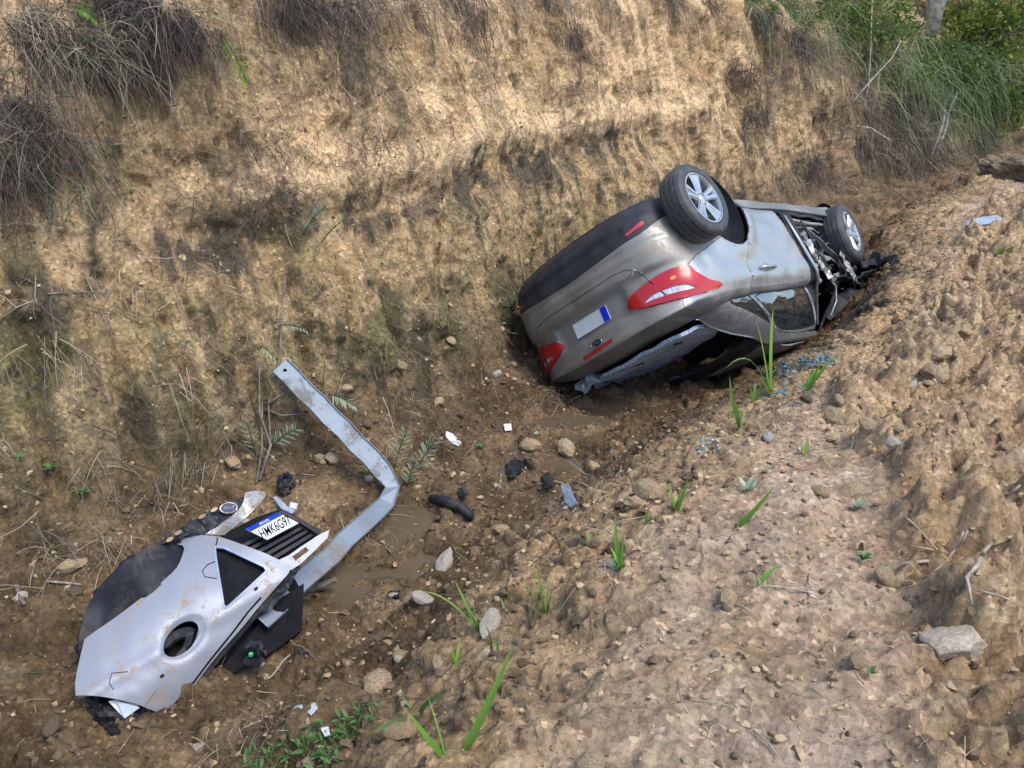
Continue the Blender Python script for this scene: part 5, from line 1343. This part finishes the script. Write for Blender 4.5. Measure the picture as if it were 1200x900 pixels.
# feathery pale shoots: one stem with many narrow leaves
def feather(px, py, tx_, ty_, leafpx, n, label, mt='pale_weed', name='feathery_weed', lift=.05):
    p0, nn, t = hit(px, py); p1 = at(tx_, ty_, t*.985)+nn*lift-p0
    root = empty(name, tuple(p0)); tag(root, label, 'weed')
    ctrl = p1*.5+np.array((0, 0, 1))*np.linalg.norm(p1)*.15; f = np.linspace(0, 1, 8)[:, None]
    c = 2*f*(1-f)*ctrl+f*f*p1; b = MB(); b.tube(list(c), .0035, 5); b.build('stem', M['weed'], root, True)
    d = p1/np.linalg.norm(p1); view = CAM-p0; view /= np.linalg.norm(view); s = np.cross(d, view); s /= np.linalg.norm(s)
    L_ = leafpx*t/F_PX
    for k in range(n):
        g = .15+.85*k/n; p = 2*g*(1-g)*ctrl+g*g*p1; sd_ = (1 if k % 2 else -1)
        q = s*sd_*L_*(1.1-.6*g)+d*L_*.75+RNG.normal(size=3)*L_*.12
        leaf_strip(p, p+q, p+q*.5+view*L_*.1, L_*.17, 'leaf', M[mt], root, .1, 5)
for a in ((462, 548, 475, 515, 13, 26, 'pale feathery weed just right of the beam bend'), (488, 552, 508, 527, 13, 26, 'green feathery weed furthest right of the beam bend'), (477, 572, 482, 548, 12, 22, 'whitish feathery weed below the other two beside the beam'),
          (300, 535, 288, 498, 12, 24, 'pale feathery weed on the left of the dry stick'), (318, 525, 346, 508, 12, 26, 'pale feathery weed on the right of the dry stick'), (385, 462, 413, 480, 11, 22, 'feathery weed sprouting behind the upper beam'),
          (325, 382, 358, 388, 8, 20, 'small feathery weed high above the beam end'), (305, 405, 322, 418, 9, 18, 'dark feathery weed at the upper end of the beam'), (355, 275, 378, 245, 12, 24, 'pale feathery weed in the hollow of the upper bank'), (376, 285, 400, 258, 11, 22, 'second pale feathery weed right beside the one in the hollow'),
          (600, 362, 590, 350, 9, 16, 'small pale weed touching the left corner of the bumper')):
    feather(*a)
feather(257, 36, 288, 102, 15, 44, 'bright green fern frond hanging on the upper bank', 'green', 'fern', .05)
feather(85, 8, 118, 35, 11, 34, 'small green fern frond in the turf at the top left', 'green', 'fern', .05)
# ---- dry grass and roots
def strands(base, dirs, L, droop, k=6, curl=.12):
    n = len(base); f = np.linspace(0, 1, k)[None, :, None]
    wob = np.cumsum(RNG.normal(size=(n, k, 3)), 1)*curl*L[:, None, None]/k
    return base[:, None]+dirs[:, None]*L[:, None, None]*f + np.array((0, 0, -1.))*droop[:, None, None]*L[:, None, None]*f*f + wob*f
def tuft(px, py, n, L_, dirv, spread, label, mt='dry_grass', droop=.6, rad=.10, width=.004, name='dry_grass_tuft', cat='dry grass', group=None, curl=.12, dark=None, lift=0.0, elong=None):
    p0, nn, t = hit(px, py)
    dirv = np.array(dirv, float); dirv /= np.linalg.norm(dirv)
    b = RNG.normal(size=(n, 3))*rad*np.array(elong if elong is not None else (1, 1, .5)); b -= (b @ nn)[:, None]*nn*.75; b += nn*lift
    d = dirv+RNG.normal(size=(n, 3))*spread; d /= np.linalg.norm(d, axis=1, keepdims=True)
    L = L_*RNG.uniform(.35, 1.1, n); pa = strands(b, d, L, droop*RNG.uniform(.4, 1.4, n), 6, curl)
    wv = width*RNG.uniform(.4, 1.2, (n, 1))*np.linspace(1, .35, 6)[None]
    V, Fq = ribbons(pa, wv)
    o_ = link(name, mesh_np(name, V, Fq, M[mt], False, None, {'rnd': np.repeat(RNG.random(n), 12)})); o_.location = p0
    tag(o_, label, cat, group); return o_
out = -NN[0], -NN[1]
OV = np.array((NN[0], NN[1], -.1))       # away from the bank face, over the ditch
# overhanging turf at the top left: dark root mats under dry grass
for k, (px, py, n, L_, mt, sp, dr, wd, lb) in enumerate((
        (60, 55, 420, .34, 'roots', .55, .7, .005, 'dark root mat hanging under the turf at the top left'), (115, 62, 420, .30, 'roots', .6, .8, .005, 'dark root fringe at the right end of the left turf ledge'), (150, 85, 300, .20, 'roots', .5, .9, .004, 'dark crumbling root tip hanging at the end of the left turf'),
        (60, 45, 300, .55, 'dry_grass', .4, 1.0, .006, 'long straw grass draped over the left turf ledge'), (20, 40, 300, .65, 'dry_grass', .45, .9, .006, 'pale straw grass hanging at the left edge of the photo'), (95, 60, 260, .6, 'dry_grass', .35, 1.2, .005, 'straw grass trailing far down the left bank'),
        (75, 60, 130, .45, 'grey_green', .4, .9, .006, 'grey green grass arching over the left turf ledge'), (125, 62, 90, .40, 'grey_green', .4, .6, .006, 'green grass blades pointing right on the left turf ledge'),
        (40, 10, 220, .35, 'dry_grass', .6, .5, .005, 'tangled straw at the top left corner'),
        (165, 15, 420, .30, 'roots', .6, .8, .005, 'dark root mat below the second turf ledge at the top'), (200, 35, 420, .26, 'roots', .55, 1.0, .004, 'dark pointed turf corner hanging right of the ledge'), (180, 15, 260, .40, 'dry_grass', .5, .9, .005, 'straw grass over the second turf ledge'),
        (225, 60, 90, .34, 'dry_grass', .3, 1.2, .004, 'thin straw hanging from the turf corner'), (130, 5, 260, .30, 'roots', .7, .5, .005, 'dark soil roots at the top edge between the ledges'))):
    tuft(px, py, int(n*(3.0 if mt == 'roots' else .6)), L_*(.58 if mt == 'roots' else .9), (OV*.55+np.array((0, 0, .25)) if mt != 'roots' else OV+np.array((0, 0, -.2))), sp*(2.2 if mt != 'roots' else 1.5), lb, mt, dr, .13, wd, curl=.5 if mt == 'roots' else .3, elong=(1, 1, .35), name='root_mat' if mt == 'roots' else 'dry_grass_tuft', cat='roots' if mt == 'roots' else 'dry grass', lift=.03)
down = np.array((NN[0]*.25, NN[1]*.25, -1))
for px, py, n, L_, sp, mt, lb in ((345, -12, 260, .40, .35, 'roots', 'thick brown roots hanging from the top edge'), (385, 5, 220, .45, .45, 'roots', 'tangled grey roots hanging over the bank right of the fern'), (430, 0, 140, .35, .5, 'dry_grass', 'straw and roots at the top edge'), (405, 60, 90, .5, .25, 'roots', 'long thin roots running down the bank below the tangle'),
        (525, -5, 160, .42, .25, 'roots', 'dark roots hanging in a groove at the top'), (545, 20, 120, .5, .18, 'roots', 'dark root streak running down the upper bank'), (600, -10, 120, .35, .3, 'dry_grass', 'straw hanging at the middle of the top edge'), (640, 0, 150, .45, .25, 'roots', 'fringe of dark roots at the top centre'), (670, 35, 120, .5, .16, 'roots', 'dark root streak below the central fringe'), (700, 0, 130, .4, .3, 'dry_grass', 'straw fringe at the top right of centre'),
        (30, 150, 200, .30, .5, 'dry_grass', 'dead grass hanging on the far left edge of the bank'), (12, 120, 320, .28, .7, 'roots', 'dark mat of dead roots at the left edge under the turf'), (45, 165, 260, .24, .7, 'roots', 'dark hanging roots down the far left of the bank'), (20, 200, 260, .30, .6, 'roots', 'dark dead grass on the far left edge below the turf'), (60, 215, 90, .22, .6, 'grey_green', 'grey green grass clinging to the far left of the bank'), (780, -5, 150, .35, .35, 'roots', 'short root fringe at the top between the two gullies'), (830, 5, 170, .4, .4, 'roots', 'dark roots at the top edge left of the dark mats'), (480, -5, 130, .3, .5, 'dry_grass', 'thin straw at the top edge left of the root groove'), (320, 228, 110, .14, .6, 'roots', 'dark roots in the small hollow on the bank'), (430, 165, 90, .25, .5, 'roots', 'thin roots on the upper bank'), (310, 175, 90, .18, .6, 'roots', 'dark root knot on the upper bank below the fern')):
    tuft(px, py, int(n*1.9), L_*1.1, down, sp*1.5, lb, mt, .3, .14, .0045, 'hanging_roots', 'roots', curl=.5, lift=.03)
for k, (px, py, sc_) in enumerate(((30, 50, .07), (75, 60, .09), (120, 62, .08), (148, 75, .06), (180, 30, .08), (205, 40, .07), (228, 60, .06), (150, 20, .08))):
    p, nn, t = hit(px, py); o = put_rock('sod', rock_mesh('sod', 700+px, M['sod'], 3, .45, .9), p, nn, sc_, .55); tag(o, 'dark clod of root soil hanging in the turf ledge at the top left', 'turf', 'dark clods in the turf ledge')
for px, py, n, L_, mt, sp, lb in ((905, -8, 300, .6, 'dry_grass', .6, 'grey straw hanging at the top edge above the dead mats'), (960, -6, 300, .7, 'roots', .6, 'dark brush at the top edge left of the green bushes'), (985, 30, 260, .8, 'dry_grass', .6, 'grey straw in front of the leafy bushes'), (945, 90, 260, .45, 'dry_grass', .8, 'dry brush on the bank face right of the dead bushes'), (965, 140, 240, .4, 'roots', .8, 'dark brush spilling down the bank above the front wheel'), (1005, 180, 280, .5, 'roots', .8, 'dark brush at the bank foot behind the mound'), (1050, 205, 320, .5, 'roots', .9, 'dark tangled brush behind the crest of the far mound'), (1140, 165, 320, .8, 'roots', .9, 'dark brush in the gap at the far right')):
    tuft(px, py, n, L_, down+np.array((.1, -.2, .45)), sp*1.7, lb, mt, .6, .26, .007, 'hanging_grass', 'dry grass', curl=.55, lift=.04)
# heaps lying on the bank and in the ditch
for px, py, n, L_, dv_, sp, lb in ((215, 545, 150, .45, (-.25, -.25, -.9), .28, 'heap of grey dry grass sliding down the bank behind the torn bumper'), (190, 585, 120, .35, (-.4, -.3, -.8), .5, 'scattered dry grass behind the arch liner'), (240, 500, 90, .3, (-.3, -.2, -.9), .5, 'dry grass caught on the bank above the torn bumper'),
        (285, 868, 150, .16, (.3, -.5, .3), .7, 'grey clump of dead grass at the bottom left'), (120, 640, 90, .35, (.3, -.5, .1), .7, 'dry straw lying on the bank foot at the left'), (60, 640, 90, .35, (.5, -.4, .1), .7, 'pale straw scattered at the left bank foot'), (150, 335, 70, .25, (.2, -.2, -.7), .7, 'dry grass stuck to the left bank'), (210, 440, 60, .25, (.2, -.2, -.8), .6, 'dry grass hanging in a groove on the left bank'),
        (120, 535, 60, .25, (.2, -.2, -.8), .6, 'dry stalks low on the left bank'), (640, 470, 160, .22, (-.2, -.5, .3), .7, 'dark grass clump under the left end of the car trunk'), (430, 620, 60, .25, (.4, -.4, .2), .6, 'dry stalks below the beam bend'), (905, 495, 110, .13, (-.2, -.4, .4), .8, 'dark dead grass clump on the mound crest'), (715, 570, 110, .16, (-.2, -.4, .3), .8, 'dead grass clump on the ditch side right of the blue trim'),
        (1133, 292, 60, .12, (.2, -.4, .3), .8, 'small grey dead grass clump on the far mound'), (480, 470, 90, .30, (.1, -.3, -.8), .6, 'dry stalks on the bank left of the car'), (60, 700-290, 60, .3, (.2, -.3, -.8), .5, 'thin dry stalks on the left bank')):
    tuft(px, py, n, L_, dv_, sp, lb, 'dry_grass', .35, .10, .0045, lift=.02)
for k, px in enumerate(range(275, 860, 42)):
    mt = 'roots' if k % 3 else 'dry_grass'
    tuft(px+RNG.uniform(-12, 12), -10+RNG.uniform(-8, 14), int(RNG.uniform(70, 190)), RNG.uniform(.25, .5), down, RNG.uniform(.35, .7), ['pale straw fringe', 'dark root fringe', 'thin dark root fringe'][k % 3]+' hanging over the top edge of the bank', mt, .3, RNG.uniform(.10, .22), .0045, 'hanging_roots', 'roots', ['pale straw', 'dark roots', 'thin dark roots'][k % 3]+' along the top edge', curl=.5, lift=.03)
# brush on the right part of the bank
for px, py, n, L_, mt, sp, lb in ((885, 20, 420, .55, 'roots', .35, 'dark mat of hanging dead grass at the top right'), (930, 45, 420, .60, 'roots', .4, 'dark hanging dead grass right of the first mat'), (905, 60, 160, .7, 'dry_grass', .3, 'straw hanging among the dark mats'), (960, 60, 260, .8, 'dry_grass', .4, 'long straw hanging from the bank at the upper right'),
        (870, 85, 360, .32, 'roots', .6, 'dark dead bush clinging to the bank'), (880, 130, 360, .30, 'roots', .6, 'lower dark dead bush on the bank'), (868, 160, 240, .22, 'roots', .6, 'small dark clump under the dead bushes'), (895, 110, 160, .30, 'dry_grass', .7, 'grey brush between the dead bushes'),
        (950, 195, 380, .36, 'roots', .7, 'brown brush heap behind the front wheel'), (985, 215, 300, .38, 'dry_grass', .6, 'grey brush hanging down behind the front wheel'), (925, 210, 200, .28, 'dry_grass', .7, 'thin brush at the bank foot behind the car'),
        (1000, 95, 300, 1.1, 'dry_grass', .35, 'tall straw hanging on the right bank'), (1040, 120, 300, 1.2, 'roots', .4, 'dark hanging roots in the hollow of the right bank'), (1020, 150, 240, 1.0, 'dry_grass', .45, 'roots and straw in the hollow below'), (1060, 150, 200, 1.2, 'dry_grass', .4, 'straw curtain at the far right bank'), (1085, 190, 260, .9, 'roots', .7, 'dark twiggy heap at the end of the ditch'), (1120, 195, 260, .9, 'roots', .7, 'dark twigs behind the far mound')):
    tuft(px, py, int(n*1.4), L_*.85, down+np.array((.1, -.2, .35)), sp*(1.7 if px < 990 else 2.3), lb, mt, .6, .24 if px < 1000 else .5, .007 if px < 1000 else .011, 'hanging_grass', 'dry grass', curl=.55, lift=.04)
for px, py, n, L_, lb in ((880, 2, 160, .45, 'pale green grass at the top edge above the dark mats'), (925, 12, 170, .5, 'pale green grass between the dark mats at the top'), (955, 40, 170, .6, 'pale green grass hanging over the straw at the upper right'), (1030, 85, 180, .9, 'pale green grass hanging in the middle of the right bank'), (1130, 60, 200, 1.2, 'pale tall grass right of the pale trunk'), (1080, 75, 260, 1.5, 'tall grey green grass drooping beside the pale trunk'), (1110, 95, 200, 1.4, 'grey green grass curtain right of the trunk'), (1050, 60, 150, 1.2, 'grey green grass left of the pale trunk'), (1010, 30, 150, .8, 'grey green grass at the top of the right bank'), (970, 12, 120, .6, 'green grass at the top edge above the straw'), (1090, 120, 140, 1.2, 'drooping grass below the trunk')):
    tuft(px, py, n, L_, down+np.array((.1, -.2, 1.3)), .75, lb, 'grey_green', 1.2, .5, .014, 'tall_grass', 'grass', curl=.35, lift=.05)
# loose straw and fine roots nobody could count
def litter(n, cond, L0, L1, mt, name, wd, along):
    a, b = pick(n, cond); nn = nrm(a, b); c = P[a, b]+nn*.006
    d = RNG.normal(size=(n, 3))+np.array(along)*1.2; d -= (d*nn).sum(1, keepdims=True)*nn; d += nn*RNG.uniform(-.05, .25, (n, 1)); d /= np.linalg.norm(d, axis=1, keepdims=True)
    L = L0+(L1-L0)*RNG.random(n)**2; pa = strands(c, d, L, np.full(n, .12), 5, .35)
    V, Fq = ribbons(pa, wd*RNG.uniform(.5, 1.2, (n, 1))*np.ones((1, 5)), side=nn[:, None])
    kind(link(name, mesh_np(name, V, Fq, M[mt], False, None, {'rnd': np.repeat(RNG.random(n), 10)})), 'stuff')
litter(900, mz, .02, .14, 'dry_grass', 'straw_litter', .003, (0, 0, 0))
litter(1500, dz, .03, .22, 'dry_grass', 'straw_litter', .0035, (0, 0, 0)); litter(900, dz, .03, .2, 'roots', 'straw_litter', .004, (0, 0, 0))
litter(2200, wz, .04, .26, 'dry_grass', 'root_litter', .0035, (0, 0, -1)); litter(2600, wz, .04, .28, 'roots', 'root_litter', .004, (0, 0, -1))
# ---- bushes and trees at the upper right and beyond
def crown_mesh(name, n, r, mats, leafsz, seed, clumps=14, flat=.8):
    g = np.random.default_rng(seed); cc = g.normal(size=(clumps, 3)); cc /= np.linalg.norm(cc, axis=1, keepdims=True); cc *= g.uniform(.35, 1, (clumps, 1)); cc[:, 2] *= flat
    k = g.integers(0, clumps, n); p = cc[k]+g.normal(size=(n, 3))*.20*g.uniform(.5, 1.3, (clumps, 1))[k]
    p *= r; d = g.normal(size=(n, 3)); d[:, 2] -= .4; d /= np.linalg.norm(d, axis=1, keepdims=True); s = np.cross(d, g.normal(size=(n, 3))); s /= np.linalg.norm(s, axis=1, keepdims=True)
    L = leafsz*g.uniform(.6, 1.4, (n, 1)); V = np.stack([p, p+d*L*.5+s*L*.24, p+d*L, p+d*L*.5-s*L*.24], 1).reshape(-1, 3)
    Fq = np.arange(4*n).reshape(-1, 4)
    return mesh_np(name, V, Fq, mats, False, (g.random(n) < .22).astype(int) if len(mats) > 1 else None, {'rnd': np.repeat(np.clip(g.random(n)*.6+.4*g.random(clumps)[k], 0, 1), 4)})
bush_me = [crown_mesh('crown', 1100, 1.0, [M['leaf'], M['leaf_sun']], .125, 900+k) for k in range(3)]+[crown_mesh('crown', 1100, 1.0, [M['leaf_sun'], M['leaf']], .125, 910+k) for k in range(2)]
def bush(px, py, rad, v, label, back=.0, sz=1.0):
    p, nn, t = hit(px, py); p = CAM+ray(px, py)*(t+back)
    root = empty('bush', tuple(p)); root.rotation_euler = (0, 0, RNG.uniform(0, 6)); tag(root, label, 'bush')
    c = link('crown', bush_me[v], root); c.scale = (rad, rad, rad*.85); c.location = (0, 0, rad*.2)
    b = MB()
    for k in range(5):
        e = RNG.normal(size=3)*.6*rad; e[2] = abs(e[2])+.2*rad; b.tube([(0, 0, -.3*rad), tuple(e*.5), tuple(e)], [.02*rad, .014*rad, .006*rad], 5)
    b.build('stem', M['bark'], root, True)
for px, py, r_, v, lb in ((1000, 20, .45, 0, 'small dark bush at the top of the right bank'), (1035, 40, .7, 1, 'dense green bush left of the pale trunk'), (1060, 15, .8, 2, 'bush behind the top of the pale trunk'), (1120, 40, .9, 0, 'dark bush right of the pale trunk'), (1150, 60, .9, 3, 'yellow green bush at the right of the trunk'), (1180, 50, 1.0, 4, 'sunlit yellowish bush at the right edge'), (1130, 85, .8, 1, 'green bush above the end of the ditch'), (1170, 105, .9, 2, 'dark green bush low at the right edge'), (1195, 130, .8, 0, 'dark bush touching the right edge of the photo'),
        (1150, 125, .6, 1, 'small bush above the dark earth block'), (1105, 65, .6, 2, 'bush behind the drooping grass'), (1140, 15, 1.0, 4, 'sunlit bush at the top right'), (1190, 10, 1.2, 4, 'bright yellow green bush in the top right corner'), (1080, 110, .35, 1, 'small green bush under the trunk'), (1038, 165, .12, 3, 'tiny bright green bush in the hollow of the bank'), (948, 22, .35, 0, 'small leafy bush at the top edge among the dark mats'), (985, 45, .40, 1, 'leafy bush hanging over the straw of the right bank'), (1060, 95, .5, 0, 'leafy bush below the left grass of the trunk'), (1015, 15, .5, 3, 'light green bush at the top of the right bank'), (885, -2, .28, 1, 'small leafy bush at the top edge left of the dark mats'), (925, 2, .35, 3, 'yellow green bush at the top edge over the dark mats'), (965, 5, .5, 0, 'leafy bush at the top edge right of the dark mats'), (905, 15, .2, 3, 'tiny green sprig above the dark mats'), (1012, 70, .35, 0, 'small bush among the straw on the right bank')):
    bush(px, py, r_, v, lb, .7 if 1050 < px < 1130 and py < 50 else -.35*r_)
tree_me = [crown_mesh('crown', 5200, 1.0, [M['leaf'], M['leaf_sun']], .07, 930, 34), crown_mesh('crown', 5200, 1.0, [M['leaf_sun'], M['leaf']], .07, 931, 34)]
def tree(x, y, h, r_, v, label, bark='bark', lean=(.05, 0), trunk_r=.12):
    p = drop(x, y, 30); h = h if h > 0 else -h-p[2]; root = empty('tree', tuple(p)); tag(root, label, 'tree')
    b = MB(); pts = [(lean[0]*h*f+.04*math.sin(5*f), lean[1]*h*f, h*f*.9-.3*(f == 0)) for f in np.linspace(0, 1, 8)]
    b.tube(pts, [trunk_r*(1-.75*f) for f in np.linspace(0, 1, 8)], 10); b.build('trunk', M[bark], root, True)
    for k in range(7):
        f = RNG.uniform(.45, .85); p0 = np.array((lean[0]*h*f, lean[1]*h*f, h*f*.9)); a = RNG.uniform(0, 6.3); e = p0+np.array((math.cos(a), math.sin(a), .5))*r_*.75
        lb_ = MB(); lb_.tube([tuple(p0), tuple((p0+e)/2+np.array((0, 0, .08*r_))), tuple(e)], [trunk_r*.35, trunk_r*.22, trunk_r*.08], 6); lb_.build('limb', M[bark], root, True)
    c = link('crown', tree_me[v], root); c.location = (lean[0]*h, lean[1]*h, h); c.scale = (r_, r_, r_*.9); c.rotation_euler = (0, 0, RNG.uniform(0, 6))
p, nn, t = hit(1086, 52)
tree(p[0], p[1], 7.0, 2.2, 0, 'slender tree with pale whitish trunk on the right bank', 'bark_pale', (.04, .02), .17)
for k, (px, tt_, h_, r_, v, lb) in enumerate(((1140, 27, 6, 3.0, 1, 'sunlit tree beyond the end of the ditch'), (1200, 24, 5.5, 2.8, 1, 'yellow green tree at the right edge beyond the ditch'), (1075, 27, 6, 2.8, 0, 'dark tree behind the pale trunked tree'), (1290, 20, 3.2, 2.2, 1, 'leafy tree just outside the right edge'), (2350, 8.5, -1.3, 1.6, 0, 'tree standing well to the right of the mound'))):
    q = at(px, 45, tt_); tree(q[0], q[1], h_, r_, v, lb, trunk_r=.16)
# thin pale sticks at the end of the bank
def stick3(pxs, dt, rad, label, m='bark_pale', name='dead_branch'):
    t = min(hit(*p)[2] for p in pxs)-dt; b = MB(); b.tube([at(px, py, t) for px, py in pxs], rad, 6); tag(b.build(name, M[m], None, True), label, 'branch')
stick3([(1098, 178), (1108, 150), (1112, 130), (1122, 108)], .3, [.035, .04, .035, .02], 'pale dead stem standing at the bank end below the trunk')
stick3([(1090, 185), (1100, 160), (1106, 140), (1106, 120)], .3, [.03, .035, .03, .02], 'thin pale stem left of the dead stem')
stick3([(995, 125), (1020, 95), (1045, 68), (1056, 48)], .3, [.013, .012, .010, .006], 'long pale slanting branch across the right bank')
stick3([(1003, 148), (1020, 150), (1032, 158), (1045, 165)], .2, [.016, .016, .013, .010], 'pale crooked root in the hollow of the right bank')
stick3([(1058, 88), (1065, 60), (1075, 40), (1082, 20)], .4, [.015, .014, .012, .01], 'thin straight stem left of the pale trunk', 'twig')
stick3([(1010, 130), (1018, 100), (1020, 60), (1022, 0)], .4, [.018, .016, .014, .012], 'thin upright dry stem on the right bank', 'twig')
